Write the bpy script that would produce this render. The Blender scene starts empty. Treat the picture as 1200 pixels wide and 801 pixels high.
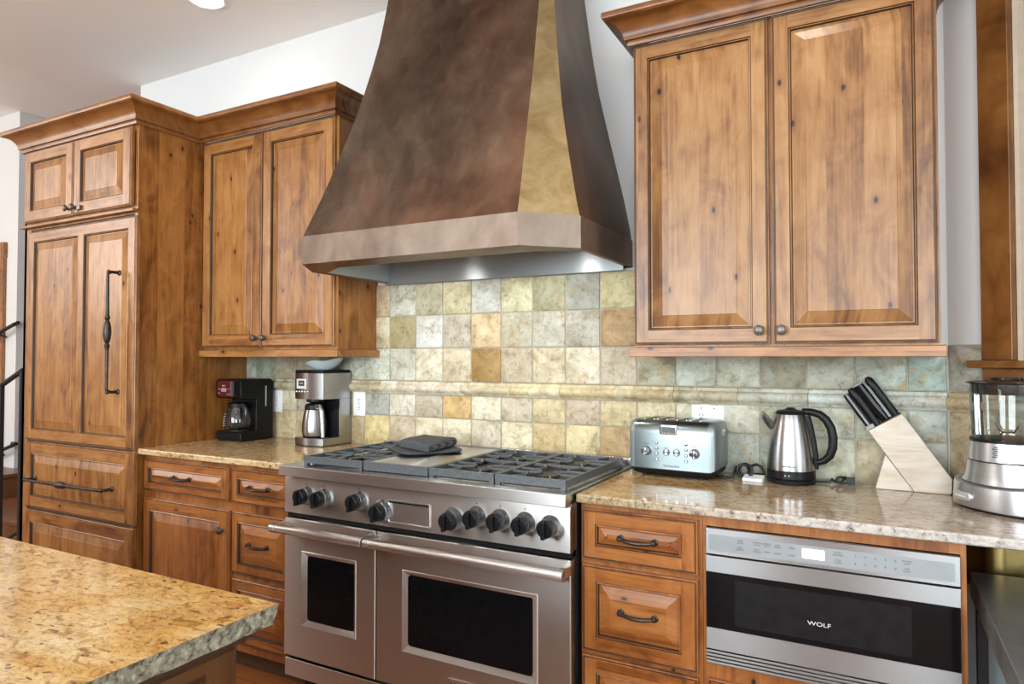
import bpy, bmesh, math, random
from mathutils import Vector, Matrix, Euler
random.seed(7)
sc = bpy.context.scene
COL = sc.collection
PI = math.pi

# ------------------------------------------------------------------ camera
cam_d = bpy.data.cameras.new('camera')
cam = bpy.data.objects.new('camera', cam_d)
COL.objects.link(cam)
sc.camera = cam
cam_d.sensor_fit = 'HORIZONTAL'
cam_d.sensor_width = 36.0
cam_d.lens = 788.52 * 36.0 / 1200.0
cam_d.clip_start = 0.05
YAW, PITCH = 0.4929, 0.0233
CAMP = Vector((2.038, -2.5634, 1.3351))
fw = Vector((-math.sin(YAW) * math.cos(PITCH), math.cos(YAW) * math.cos(PITCH), math.sin(PITCH)))
rt = Vector((math.cos(YAW), math.sin(YAW), 0))
up = rt.cross(fw)
cam.matrix_world = Matrix(((rt.x, up.x, -fw.x, CAMP.x), (rt.y, up.y, -fw.y, CAMP.y), (rt.z, up.z, -fw.z, CAMP.z), (0, 0, 0, 1)))

# ------------------------------------------------------------------ world, exposure, big lights
sc.view_settings.view_transform = 'Standard'
sc.view_settings.look = 'None'
sc.view_settings.exposure = -0.37
sc.view_settings.gamma = 1.0
sc.view_settings.use_curve_mapping = False
try:
    sc.cycles.use_denoising = True
    sc.cycles.max_bounces = 8
    sc.cycles.diffuse_bounces = 4
    sc.cycles.glossy_bounces = 6
    sc.cycles.transmission_bounces = 6
    sc.cycles.transparent_max_bounces = 8
    sc.cycles.sample_clamp_indirect = 6.0
    sc.cycles.caustics_reflective = False
    sc.cycles.caustics_refractive = False
except Exception:
    pass
wd = bpy.data.worlds.new('world')
sc.world = wd
wd.use_nodes = True
bg = wd.node_tree.nodes['Background']
bg.inputs['Color'].default_value = (0.80, 0.90, 1.0, 1)
bg.inputs['Strength'].default_value = 1.0

def area_light(name, loc, target, w, h, power, color):
    d = bpy.data.lights.new(name, 'AREA')
    d.shape = 'RECTANGLE'
    d.size, d.size_y = w, h
    d.energy = power
    d.color = color
    o = bpy.data.objects.new(name, d)
    COL.objects.link(o)
    o.location = loc
    o.rotation_euler = (Vector(target) - Vector(loc)).to_track_quat('-Z', 'Y').to_euler()
    return o

DAY = (0.86, 0.95, 1.0)
# daylight standing in the window openings of the rear wall, the right wall and the angled wall
area_light('rear_window_daylight', (-0.3, -6.32, 1.75), (-0.3, 0, 1.75), 2.6, 2.1, 300, DAY)
area_light('rear_window_daylight', (3.0, -6.32, 1.75), (3.0, 0, 1.75), 1.7, 2.1, 190, DAY)
area_light('side_window_daylight', (4.72, -2.6, 1.75), (0, -2.6, 1.75), 1.9, 1.9, 150, (0.80, 0.94, 1.0))
area_light('angled_wall_window_daylight', (2.86, -0.42, 1.98), (2.16, -1.12, 1.98), 0.68, 1.2, 16, (0.75, 0.93, 1.0))
area_light('stair_hall_fill', (-5.2, -3.6, 2.6), (-4.4, 0.6, 1.6), 1.8, 1.6, 150, (1.0, 0.96, 0.9))  # added fill light that brightens the hall wall; no window there

# ------------------------------------------------------------------ mesh helpers
class MB:
    """collects faces in world coordinates; build() links them as one mesh object"""
    def __init__(self, M=None):
        self.v, self.f, self.m = [], [], []
        self.M = M
        self.cols = None
    def add(self, p):
        p = Vector(p)
        if self.M is not None:
            p = self.M @ p
        self.v.append(p)
        return len(self.v) - 1
    def face(self, idx, mat=0):
        self.f.append(tuple(idx)); self.m.append(mat)
    def quad(self, pts, mat=0):
        self.face([self.add(p) for p in pts], mat)
    def box(self, x0, x1, y0, y1, z0, z1, mat=0):
        i = [self.add(p) for p in ((x0, y0, z0), (x1, y0, z0), (x1, y1, z0), (x0, y1, z0), (x0, y0, z1), (x1, y0, z1), (x1, y1, z1), (x0, y1, z1))]
        for q in ((0, 3, 2, 1), (4, 5, 6, 7), (0, 1, 5, 4), (1, 2, 6, 5), (2, 3, 7, 6), (3, 0, 4, 7)):
            self.face([i[k] for k in q], mat)
        return self
    def loft(self, rings, mat=0, cap0=True, cap1=True, closed=True, mats=None):
        ids = [[self.add(p) for p in r] for r in rings]
        n = len(ids[0])
        for k in range(len(ids) - 1):
            mm = mats[k] if mats else mat
            for j in range(n if closed else n - 1):
                a, b = j, (j + 1) % n
                self.face((ids[k][a], ids[k][b], ids[k + 1][b], ids[k + 1][a]), mm)
        if cap0: self.face(list(reversed(ids[0])), mats[0] if mats else mat)
        if cap1: self.face(ids[-1], mats[-1] if mats else mat)
        return self
    def prism(self, outline, axis, a0, a1, mat=0):
        """outline of 2-D points pushed along an axis: 'x' -> (y,z), 'y' -> (x,z), 'z' -> (x,y)"""
        def P(q, a):
            return (a, q[0], q[1]) if axis == 'x' else (q[0], a, q[1]) if axis == 'y' else (q[0], q[1], a)
        return self.loft([[P(q, a0) for q in outline], [P(q, a1) for q in outline]], mat)
    def lathe(self, prof, c, axis='z', seg=32, mat=0, cap0=True, cap1=True, mats=None, sx=1.0, sy=1.0):
        rings = []
        for r, h in prof:
            ring = []
            for k in range(seg):
                a = 2 * PI * k / seg
                p, q = r * math.cos(a) * sx, r * math.sin(a) * sy
                if axis == 'z': ring.append((c[0] + p, c[1] + q, c[2] + h))
                elif axis == 'y': ring.append((c[0] + p, c[1] - h, c[2] + q))   # grows towards -y
                else: ring.append((c[0] + h, c[1] + p, c[2] + q))
            rings.append(ring)
        return self.loft(rings, mat, cap0, cap1, mats=mats)
    def tube(self, path, r, seg=10, mat=0, closed=False, caps=True, flat=1.0):
        pts = [Vector(p) for p in path]
        n = len(pts)
        rr = r if isinstance(r, (list, tuple)) else [r] * n
        rings = []
        prev = None
        for i, p in enumerate(pts):
            if closed: t = pts[(i + 1) % n] - pts[i - 1]
            else: t = pts[min(i + 1, n - 1)] - pts[max(i - 1, 0)]
            t.normalize()
            if prev is None:
                a = Vector((0, 0, 1)) if abs(t.z) < 0.9 else Vector((1, 0, 0))
                nrm = t.cross(a).normalized()
            else:
                nrm = (prev - t * prev.dot(t))
                nrm = nrm.normalized() if nrm.length > 1e-6 else t.orthogonal().normalized()
            prev = nrm
            b = t.cross(nrm)
            rings.append([p + nrm * (math.cos(2 * PI * k / seg) * rr[i]) + b * (math.sin(2 * PI * k / seg) * rr[i] * flat) for k in range(seg)])
        if closed:
            rings.append(rings[0])
            return self.loft(rings, mat, False, False)
        return self.loft(rings, mat, caps, caps)
    def sphere(self, c, r, mat=0, seg=14, sx=1, sy=1, sz=1):
        prof = [(max(1e-4, r * math.sin(PI * k / 8)), -r * sz * math.cos(PI * k / 8)) for k in range(9)]
        return self.lathe(prof, c, 'z', seg, mat, True, True, sx=sx, sy=sy)
    def build(self, name, mats, parent=None, bevel=0.0, bseg=2, angle=35, smooth=True, subsurf=0):
        me = bpy.data.meshes.new(name)
        org = Vector((0, 0, 0))
        if parent is not None: org = Vector(parent['_o'])
        me.from_pydata([tuple(p - org) for p in self.v], [], self.f)
        if not isinstance(mats, (list, tuple)): mats = [mats]
        for mt in mats: me.materials.append(mt)
        for p, k in zip(me.polygons, self.m): p.material_index = k
        bm = bmesh.new(); bm.from_mesh(me)
        bmesh.ops.remove_doubles(bm, verts=bm.verts, dist=1e-6)
        bmesh.ops.recalc_face_normals(bm, faces=bm.faces)
        bm.to_mesh(me); bm.free()
        if smooth:
            for p in me.polygons: p.use_smooth = True
            me.set_sharp_from_angle(angle=math.radians(angle))
        o = bpy.data.objects.new(name, me)
        COL.objects.link(o)
        if parent is not None:
            o.parent = parent
            o['_o'] = tuple(org)
        else:
            o['_o'] = (0.0, 0.0, 0.0)
        if bevel > 0:
            b = o.modifiers.new('bevel', 'BEVEL')
            b.width, b.segments, b.limit_method, b.angle_limit = bevel, bseg, 'ANGLE', math.radians(40)
            b.harden_normals = True
        if subsurf:
            s = o.modifiers.new('subsurf', 'SUBSURF')
            s.levels = s.render_levels = subsurf
        return o

def thing(name, label, cat, loc, group=None):
    o = bpy.data.objects.new(name, None)
    COL.objects.link(o)
    o.location = loc
    o.empty_display_size = 0.05
    o['_o'] = tuple(loc)
    o['label'] = label; o['category'] = cat
    if group: o['group'] = group
    return o
def tag(o, label, cat, group=None):
    o['label'] = label; o['category'] = cat
    if group: o['group'] = group
    return o
def struct(o, label=None, cat=None):
    o['kind'] = 'structure'
    if label: o['label'] = label
    if cat: o['category'] = cat
    return o
def lettering(name, body, size, M, mat, parent, extrude=0.0004, align='CENTER', sx=1.0):
    c = bpy.data.curves.new(name, 'FONT')
    c.body = body; c.size = size; c.extrude = extrude
    c.align_x = align; c.align_y = 'CENTER'
    c.materials.append(mat)
    tmp = bpy.data.objects.new(name, c)
    me = bpy.data.meshes.new_from_object(tmp)
    me.name = name
    bpy.data.objects.remove(tmp)
    o = bpy.data.objects.new(name, me)
    COL.objects.link(o)
    o.parent = parent
    o.matrix_local = Matrix.Translation(-Vector(parent['_o'])) @ M @ Matrix.Diagonal((sx, 1, 1, 1))
    o['_o'] = parent['_o']
    return o
def face_front(x, y, z):          # lettering that faces the room (-y)
    return Matrix.Translation((x, y, z)) @ Matrix.Rotation(PI / 2, 4, 'X')

# ------------------------------------------------------------------ materials
class NT:
    def __init__(self, name):
        self.mat = bpy.data.materials.new(name)
        self.mat.use_nodes = True
        self.nt = self.mat.node_tree
        self.b = self.nt.nodes['Principled BSDF']
    def n(self, t, **kw):
        nd = self.nt.nodes.new(t)
        for k, v in kw.items(): setattr(nd, k, v)
        return nd
    def l(self, a, b): self.nt.links.new(a, b)
    def math(self, op, a, b=None, c=None):
        nd = self.n('ShaderNodeMath', operation=op)
        for i, q in enumerate((a, b, c)):
            if q is None: continue
            if isinstance(q, (int, float)): nd.inputs[i].default_value = q
            else: self.l(q, nd.inputs[i])
        return nd.outputs[0]
    def mix(self, fac, a, b, blend='MIX'):
        nd = self.n('ShaderNodeMix', data_type='RGBA', blend_type=blend)
        for i, q in ((0, fac), (6, a), (7, b)):
            if isinstance(q, (int, float)): nd.inputs[i].default_value = q
            elif isinstance(q, tuple): nd.inputs[i].default_value = q + (1,) if len(q) == 3 else q
            else: self.l(q, nd.inputs[i])
        return nd.outputs[2]
    def ramp(self, fac, stops, interp='LINEAR'):
        nd = self.n('ShaderNodeValToRGB')
        cr = nd.color_ramp
        cr.interpolation = interp
        while len(cr.elements) < len(stops): cr.elements.new(0.5)
        for e, (p, c) in zip(cr.elements, stops):
            e.position = p
            e.color = (c, c, c, 1) if isinstance(c, (int, float)) else tuple(c) + (1,)
        self.l(fac, nd.inputs[0])
        return nd.outputs[0]
    def noise(self, vec, scale, detail=4, rough=0.55, dist=0.0):
        nd = self.n('ShaderNodeTexNoise')
        nd.inputs['Scale'].default_value = scale
        nd.inputs['Detail'].default_value = detail
        nd.inputs['Roughness'].default_value = rough
        nd.inputs['Distortion'].default_value = dist
        if vec is not None: self.l(vec, nd.inputs['Vector'])
        return nd.outputs[0]
    def objvec(self, scale=(1, 1, 1), rand=True):
        tc = self.n('ShaderNodeTexCoord')
        mp = self.n('ShaderNodeMapping')
        mp.inputs['Scale'].default_value = scale
        self.l(tc.outputs['Object'], mp.inputs['Vector'])
        if not rand: return mp.outputs[0]
        oi = self.n('ShaderNodeObjectInfo')
        va = self.n('ShaderNodeVectorMath', operation='ADD')
        cb = self.n('ShaderNodeCombineXYZ')
        r = self.math('MULTIPLY', oi.outputs['Random'], 37.0)
        for i in range(3): self.l(r, cb.inputs[i])
        self.l(mp.outputs[0], va.inputs[0]); self.l(cb.outputs[0], va.inputs[1])
        return va.outputs[0]
    def bump(self, h, strength=0.3, dist=0.002):
        nd = self.n('ShaderNodeBump')
        nd.inputs['Strength'].default_value = strength
        nd.inputs['Distance'].default_value = dist
        self.l(h, nd.inputs['Height'])
        self.l(nd.outputs[0], self.b.inputs['Normal'])
    def set(self, **kw):
        for k, v in kw.items():
            s = self.b.inputs[k.replace('_', ' ')]
            if isinstance(v, tuple): s.default_value = v + (1,) if len(v) == 3 else v
            elif isinstance(v, (int, float)): s.default_value = v
            else: self.l(v, s)
        return self

def plain(name, col, rough=0.5, metal=0.0, noise=0.0, nscale=30.0, **kw):
    t = NT(name)
    if noise > 0:
        f = t.noise(t.objvec(), nscale, 4)
        k = t.ramp(f, [(0.3, tuple(max(0, c * (1 - noise)) for c in col)), (0.7, tuple(min(1, c * (1 + noise)) for c in col))])
        t.set(Base_Color=k)
    else:
        t.set(Base_Color=col)
    t.set(Roughness=rough, Metallic=metal, **kw)
    return t.mat

def wood(name, axis, tint=(1, 1, 1), board=0.105, rough=0.33, knots=True):
    """knotty alder: glued boards with streaky grain, blotches and dark knots; grain runs along axis"""
    t = NT(name)
    tc = t.n('ShaderNodeTexCoord')
    sx = t.n('ShaderNodeSeparateXYZ'); t.l(tc.outputs['Object'], sx.inputs[0])
    oi = t.n('ShaderNodeObjectInfo')
    rnd = t.math('MULTIPLY', oi.outputs['Random'], 23.7)
    X, Yy, Z = sx.outputs
    if axis == 'z':
        L = Z; W = t.math('ADD', X, Yy); D = t.math('SUBTRACT', X, Yy)
    elif axis == 'x':
        L = X; W = t.math('ADD', Z, Yy); D = t.math('SUBTRACT', Z, Yy)
    else:
        L = Yy; W = t.math('ADD', Z, X); D = t.math('SUBTRACT', Z, X)
    W = t.math('ADD', W, rnd)
    bi = t.math('FLOOR', t.math('DIVIDE', W, board))
    wn = t.n('ShaderNodeTexWhiteNoise', noise_dimensions='1D'); t.l(bi, wn.inputs['W'])
    bval = wn.outputs['Value']
    def vec(lw, ll, off):
        c = t.n('ShaderNodeCombineXYZ')
        t.l(t.math('MULTIPLY', W, lw), c.inputs[0])
        t.l(t.math('ADD', t.math('MULTIPLY', L, ll), t.math('ADD', t.math('MULTIPLY', bval, 9.0), rnd)), c.inputs[1])
        t.l(t.math('ADD', t.math('MULTIPLY', D, 3.0), off), c.inputs[2])
        return c.outputs[0]
    streak = t.noise(vec(26, 1.9, 0.0), 1.0, 5, 0.55, 1.6)
    fine = t.noise(vec(160, 5, 5.0), 1.0, 3, 0.6)
    blot = t.noise(vec(9, 5.0, 11.0), 1.0, 4, 0.6, 1.2)
    s = t.math('ADD', t.math('MULTIPLY', streak, 0.46), t.math('MULTIPLY', blot, 0.60))
    s = t.math('ADD', t.math('SUBTRACT', s, 0.015), t.math('MULTIPLY', t.math('SUBTRACT', fine, 0.5), 0.26))
    s = t.math('ADD', s, t.math('MULTIPLY', t.math('SUBTRACT', bval, 0.5), 0.16))
    def tn(c): return tuple(a * b for a, b in zip(c, tint))
    col = t.ramp(s, [(0.28, tn((0.100, 0.034, 0.009))), (0.41, tn((0.215, 0.083, 0.021))), (0.53, tn((0.315, 0.136, 0.038))), (0.70, tn((0.410, 0.200, 0.066)))])
    if knots:
        vo = t.n('ShaderNodeTexVoronoi', feature='F1', voronoi_dimensions='2D')
        t.l(vec(7.5, 4.2, 3.0), vo.inputs['Vector'])
        vo.inputs['Scale'].default_value = 1.0
        wn2 = t.n('ShaderNodeTexWhiteNoise', noise_dimensions='3D'); t.l(vo.outputs['Position'], wn2.inputs['Vector'])
        pick = t.math('GREATER_THAN', wn2.outputs['Value'], 0.60)
        dd = t.math('ADD', vo.outputs['Distance'], t.math('MULTIPLY', t.math('SUBTRACT', fine, 0.5), 0.05))
        halo = t.math('MULTIPLY', t.ramp(dd, [(0.03, 0.7), (0.17, 0.0)]), pick)
        core = t.math('MULTIPLY', t.ramp(dd, [(0.030, 1.0), (0.055, 0.0)]), t.math('MULTIPLY', pick, t.math('GREATER_THAN', wn2.outputs['Value'], 0.72)))
        col = t.mix(halo, col, tn((0.20, 0.075, 0.026)))
        col = t.mix(core, col, (0.022, 0.010, 0.006))
    t.set(Base_Color=col, Roughness=rough, Specular_IOR_Level=0.45, Coat_Weight=0.12, Coat_Roughness=0.32)
    t.bump(fine, 0.08, 0.001)
    return t.mat

WV = wood('knotty_alder_upright_grain', 'z')
WH = wood('knotty_alder_level_grain', 'x')
WY = wood('knotty_alder_depth_grain', 'y')
WPANEL = wood('knotty_alder_side_panel', 'z', (0.92, 0.84, 0.66), board=0.14)
WCROWN = wood('dark_toned_alder_molding', 'x', (0.70, 0.64, 0.58), board=0.6)
WRED = wood('reddish_alder_upright_grain', 'z', (1.02, 0.85, 0.74))
WSHEEN = wood('sheen_tinted_alder_upright_grain', 'z', (0.90, 0.99, 1.15))  # window sheen on the right upper doors mixed into the tint
WSHEENH = wood('sheen_tinted_alder_level_grain', 'x', (0.90, 0.99, 1.15))
WREDH = wood('reddish_alder_level_grain', 'x', (1.02, 0.85, 0.74))
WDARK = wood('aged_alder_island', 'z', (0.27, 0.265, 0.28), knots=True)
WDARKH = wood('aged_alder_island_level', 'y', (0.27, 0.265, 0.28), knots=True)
WCASE = wood('shade_tinted_window_trim', 'z', (0.62, 0.58, 0.50))  # backlit shade of the window trim put into a darker tint
WCASEH = wood('shade_tinted_window_trim_level', 'x', (0.62, 0.58, 0.5))
GLAZE = plain('dark_glaze', (0.045, 0.022, 0.012), 0.45, noise=0.2)
BODYIN = plain('cabinet_shadow_gap_wood', (0.10, 0.045, 0.02), 0.5, noise=0.15)
WALLM = plain('wall_paint', (0.67, 0.68, 0.68), 0.75, noise=0.012, nscale=4)
CEILM = plain('ceiling_paint', (0.93, 0.92, 0.90), 0.85, noise=0.012, nscale=3)
IRON = plain('oil_rubbed_bronze', (0.055, 0.047, 0.042), 0.38, 0.75, noise=0.25, nscale=60)
PEWTER = plain('aged_pewter', (0.16, 0.14, 0.13), 0.36, 0.85, noise=0.35, nscale=80)
BLACKMETAL = plain('black_iron', (0.022, 0.022, 0.024), 0.45, 0.3, noise=0.2)
CASTIRON = plain('cast_iron_grate', (0.11, 0.12, 0.128), 0.38, 0.3, noise=0.25, nscale=120)
BLACKPL = plain('black_plastic', (0.008, 0.008, 0.009), 0.36, 0.0, noise=0.15, Specular_IOR_Level=0.2)
BLACKRUB = plain('black_rubber', (0.010, 0.010, 0.011), 0.5, 0.0, noise=0.2)
CHROME = plain('polished_chrome', (0.80, 0.81, 0.82), 0.10, 1.0, noise=0.02)
WHITEPL = plain('white_plastic', (0.82, 0.84, 0.84), 0.35, noise=0.01)
REDPL = plain('dark_red_plastic', (0.085, 0.003, 0.007), 0.3, noise=0.08)
PAPER = plain('white_paper', (0.86, 0.87, 0.88), 0.7, noise=0.03)
DARKGLASS = plain('black_oven_glass', (0.005, 0.005, 0.006), 0.06, noise=0.2, Specular_IOR_Level=0.14)
SCREENGREY = plain('grey_control_strip', (0.30, 0.34, 0.36), 0.35, 0.3, noise=0.03)
INK = plain('dark_print', (0.03, 0.03, 0.035), 0.5, noise=0.05)
INKGREY = plain('grey_print', (0.10, 0.11, 0.12), 0.5, noise=0.05)
LOGOW = plain('pale_logo_print', (0.75, 0.76, 0.78), 0.4, 0.2, noise=0.02)

ANROT = 0.25
def steel(name, col=(0.70, 0.685, 0.665), rough=0.34, axis='x', an=0.93):
    t = NT(name)
    sc3 = {'x': (2, 240, 240), 'z': (240, 240, 2)}[axis]
    f = t.noise(t.objvec(sc3), 1.0, 3)
    k = t.ramp(f, [(0.3, tuple(c * 0.97 for c in col)), (0.7, col)])
    rr = rough
    tg = t.n('ShaderNodeTangent'); tg.direction_type = 'RADIAL'; tg.axis = 'Z'
    t.l(tg.outputs[0], t.b.inputs['Tangent'])
    t.set(Base_Color=k, Metallic=1.0, Roughness=rr, Anisotropic=an, Anisotropic_Rotation=ANROT)
    return t.mat
STEEL = steel('brushed_steel', (0.62, 0.60, 0.575))
STEELV = steel('brushed_steel_upright', (0.42, 0.42, 0.42), axis='z', rough=0.30, an=0.6)
STEELC = steel('cool_brushed_steel', (0.29, 0.30, 0.305), 0.34)
STEELAPP = steel('toaster_steel', (0.20, 0.235, 0.24), 0.28, an=0.6)
STEELB = steel('satin_blender_steel', (0.60, 0.62, 0.64), 0.38, an=0.5)
STEELTOP = steel('deck_steel', (0.55, 0.56, 0.57), 0.26)
LINER = steel('hood_liner_steel', (0.40, 0.44, 0.47), 0.36)
LINER.node_tree.nodes['Principled BSDF'].inputs['Metallic'].default_value = 0.7

def copper(name):
    t = NT(name)
    v = t.objvec((1, 1, 0.7), False)
    f1 = t.noise(v, 2.2, 5, 0.6, 0.6)
    f2 = t.noise(v, 11.0, 5, 0.62, 0.4)
    hue = t.ramp(t.noise(v, 1.7, 3, 0.5, 0.3), [(0.40, 0.0), (0.60, 1.0)])
    m = t.math('ADD', t.math('MULTIPLY', f1, 0.62), t.math('MULTIPLY', f2, 0.38))
    col = t.ramp(m, [(0.30, (0.050, 0.036, 0.028)), (0.45, (0.110, 0.078, 0.054)), (0.57, (0.170, 0.126, 0.088)), (0.72, (0.26, 0.205, 0.145))])
    col = t.mix(t.math('MULTIPLY', hue, 0.75), col, t.ramp(m, [(0.30, (0.060, 0.028, 0.018)), (0.47, (0.125, 0.060, 0.037)), (0.60, (0.185, 0.095, 0.058)), (0.74, (0.25, 0.14, 0.085))]))
    rr = t.ramp(f2, [(0.3, 0.36), (0.7, 0.50)])
    t.set(Base_Color=col, Metallic=0.92, Roughness=rr)
    t.bump(f2, 0.05, 0.004)
    return t.mat
COPPER = copper('patinated_copper')
def gold_reflection(name):
    t = NT(name)
    v = t.objvec((1, 1, 1), False)
    f2 = t.noise(v, 9.0, 6, 0.62, 0.6)
    col = t.ramp(f2, [(0.30, (0.25, 0.170, 0.075)), (0.50, (0.36, 0.265, 0.130)), (0.72, (0.46, 0.365, 0.205))])
    t.set(Base_Color=col, Metallic=0.85, Roughness=0.46)
    t.bump(f2, 0.05, 0.004)
    return t.mat
GOLDREFL = gold_reflection('gold_reflection_copper')  # gold reflection on the hood's chamfers put into the base colour
BANDM = copper('pale_patinated_band')
for _n in BANDM.node_tree.nodes:
    if _n.type == 'VALTORGB' and len(_n.color_ramp.elements) == 4:
        for e, c in zip(_n.color_ramp.elements, ((0.14, 0.095, 0.070), (0.21, 0.155, 0.12), (0.28, 0.220, 0.175), (0.36, 0.29, 0.23))): e.color = c + (1,)

def granite(name, warm=1.0, pale=0.0):
    t = NT(name)
    tc = t.n('ShaderNodeTexCoord')
    mp = t.n('ShaderNodeMapping')
    mp.inputs['Rotation'].default_value = (0, 0, math.radians(28))
    mp.inputs['Scale'].default_value = (1.0, 1.9, 1.6)
    t.l(tc.outputs['Object'], mp.inputs['Vector'])
    v = mp.outputs[0]
    big = t.noise(v, 2.6, 4, 0.6, 1.2)
    mid = t.noise(v, 24.0, 7, 0.72, 1.2)
    fin = t.noise(v, 85.0, 5, 0.72, 0.8)
    base = t.ramp(big, [(0.30, (0.47, 0.30, 0.135)), (0.45, (0.53, 0.33, 0.115)), (0.58, (0.59, 0.43, 0.21)), (0.74, (0.62, 0.53, 0.35))])
    grey = t.ramp(big, [(0.30, (0.40, 0.35, 0.31)), (0.5, (0.50, 0.44, 0.385)), (0.7, (0.56, 0.52, 0.47))])
    if warm < 1.0:
        sx_ = t.n('ShaderNodeSeparateXYZ'); t.l(tc.outputs['Object'], sx_.inputs[0])
        gx = t.math('ADD', sx_.outputs[0], t.math('MULTIPLY', t.math('SUBTRACT', big, 0.5), 0.9))
        base = t.mix(t.ramp(t.math('MULTIPLY', gx, 0.25), [(0.35, 0.12), (0.50, 0.95)]), base, grey)
    if pale: base = t.mix(pale, base, (0.62, 0.50, 0.33))
    mm = t.ramp(mid, [(0.32, (0.26, 0.14, 0.075)), (0.42, (0.66, 0.50, 0.34)), (0.50, (0.95, 0.91, 0.84)), (0.60, (1.04, 1.03, 1.01)), (0.75, (1.20, 1.17, 1.10))])
    c = t.mix(0.85, base, mm, 'MULTIPLY')
    fm = t.ramp(fin, [(0.34, (0.26, 0.20, 0.17)), (0.45, (0.88, 0.85, 0.81)), (0.68, (1.18, 1.16, 1.13))])
    c = t.mix(0.7, c, fm, 'MULTIPLY')
    # dark purple-brown flecks gathered along veins
    vo = t.n('ShaderNodeTexVoronoi', feature='F1')
    vo.inputs['Scale'].default_value = 46.0
    wv = t.n('ShaderNodeVectorMath', operation='ADD')
    ns = t.n('ShaderNodeTexNoise'); ns.inputs['Scale'].default_value = 30.0
    t.l(v, ns.inputs['Vector'])
    sc_ = t.n('ShaderNodeVectorMath', operation='SCALE'); sc_.inputs['Scale'].default_value = 0.05
    t.l(ns.outputs['Color'], sc_.inputs[0])
    t.l(v, wv.inputs[0]); t.l(sc_.outputs[0], wv.inputs[1])
    t.l(wv.outputs[0], vo.inputs['Vector'])
    clump = t.ramp(t.noise(v, 5.0, 4, 0.6, 1.0), [(0.46, 0.0), (0.60, 1.0)])
    sel = t.ramp(vo.outputs['Distance'], [(0.20, 1.0), (0.36, 0.0)])
    wn = t.n('ShaderNodeTexWhiteNoise', noise_dimensions='3D'); t.l(vo.outputs['Position'], wn.inputs['Vector'])
    pick = t.math('GREATER_THAN', wn.outputs['Value'], t.math('SUBTRACT', 0.92, t.math('MULTIPLY', clump, 0.55)))
    c = t.mix(t.math('MULTIPLY', t.math('MULTIPLY', sel, pick), 0.85), c, (0.085, 0.045, 0.035))
    t.set(Base_Color=c, Roughness=0.10, Specular_IOR_Level=0.5)
    return t.mat
GRAN = granite('gold_granite', 1.0)
GRANL = granite('pale_gold_granite', 1.0, 0.6)
GRANR = granite('gold_and_grey_granite', 0.62)
def granite_edge(name):
    t = NT(name)
    v = t.objvec((1, 1, 1), False)
    f = t.noise(v, 70.0, 6, 0.72, 0.3)
    c = t.ramp(f, [(0.34, (0.02, 0.02, 0.017)), (0.44, (0.14, 0.14, 0.10)), (0.55, (0.27, 0.26, 0.195)), (0.70, (0.47, 0.45, 0.36))])
    t.set(Base_Color=c, Roughness=0.38)
    t.bump(f, 0.35, 0.003)
    return t.mat
def speckled_edge():
    t = NT('sawn_speckled_granite_edge')
    v = t.objvec((1, 1, 1), False)
    tc = t.n('ShaderNodeTexCoord'); sx_ = t.n('ShaderNodeSeparateXYZ'); t.l(tc.outputs['Object'], sx_.inputs[0])
    f = t.noise(v, 60.0, 6, 0.7, 0.5)
    a = t.ramp(f, [(0.34, (0.045, 0.035, 0.025)), (0.44, (0.26, 0.19, 0.10)), (0.60, (0.42, 0.33, 0.18))])
    b = t.ramp(f, [(0.34, (0.05, 0.045, 0.045)), (0.43, (0.36, 0.32, 0.28)), (0.60, (0.52, 0.49, 0.45))])
    t.set(Base_Color=t.mix(t.ramp(t.math('MULTIPLY', sx_.outputs[0], 0.25), [(0.33, 0.0), (0.46, 1.0)]), a, b), Roughness=0.25)
    return t.mat
GRANR_EDGE = speckled_edge()
GEDGE = granite_edge('chiselled_granite_edge')  # grey-green cast of cool daylight is part of this edge colour

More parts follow.
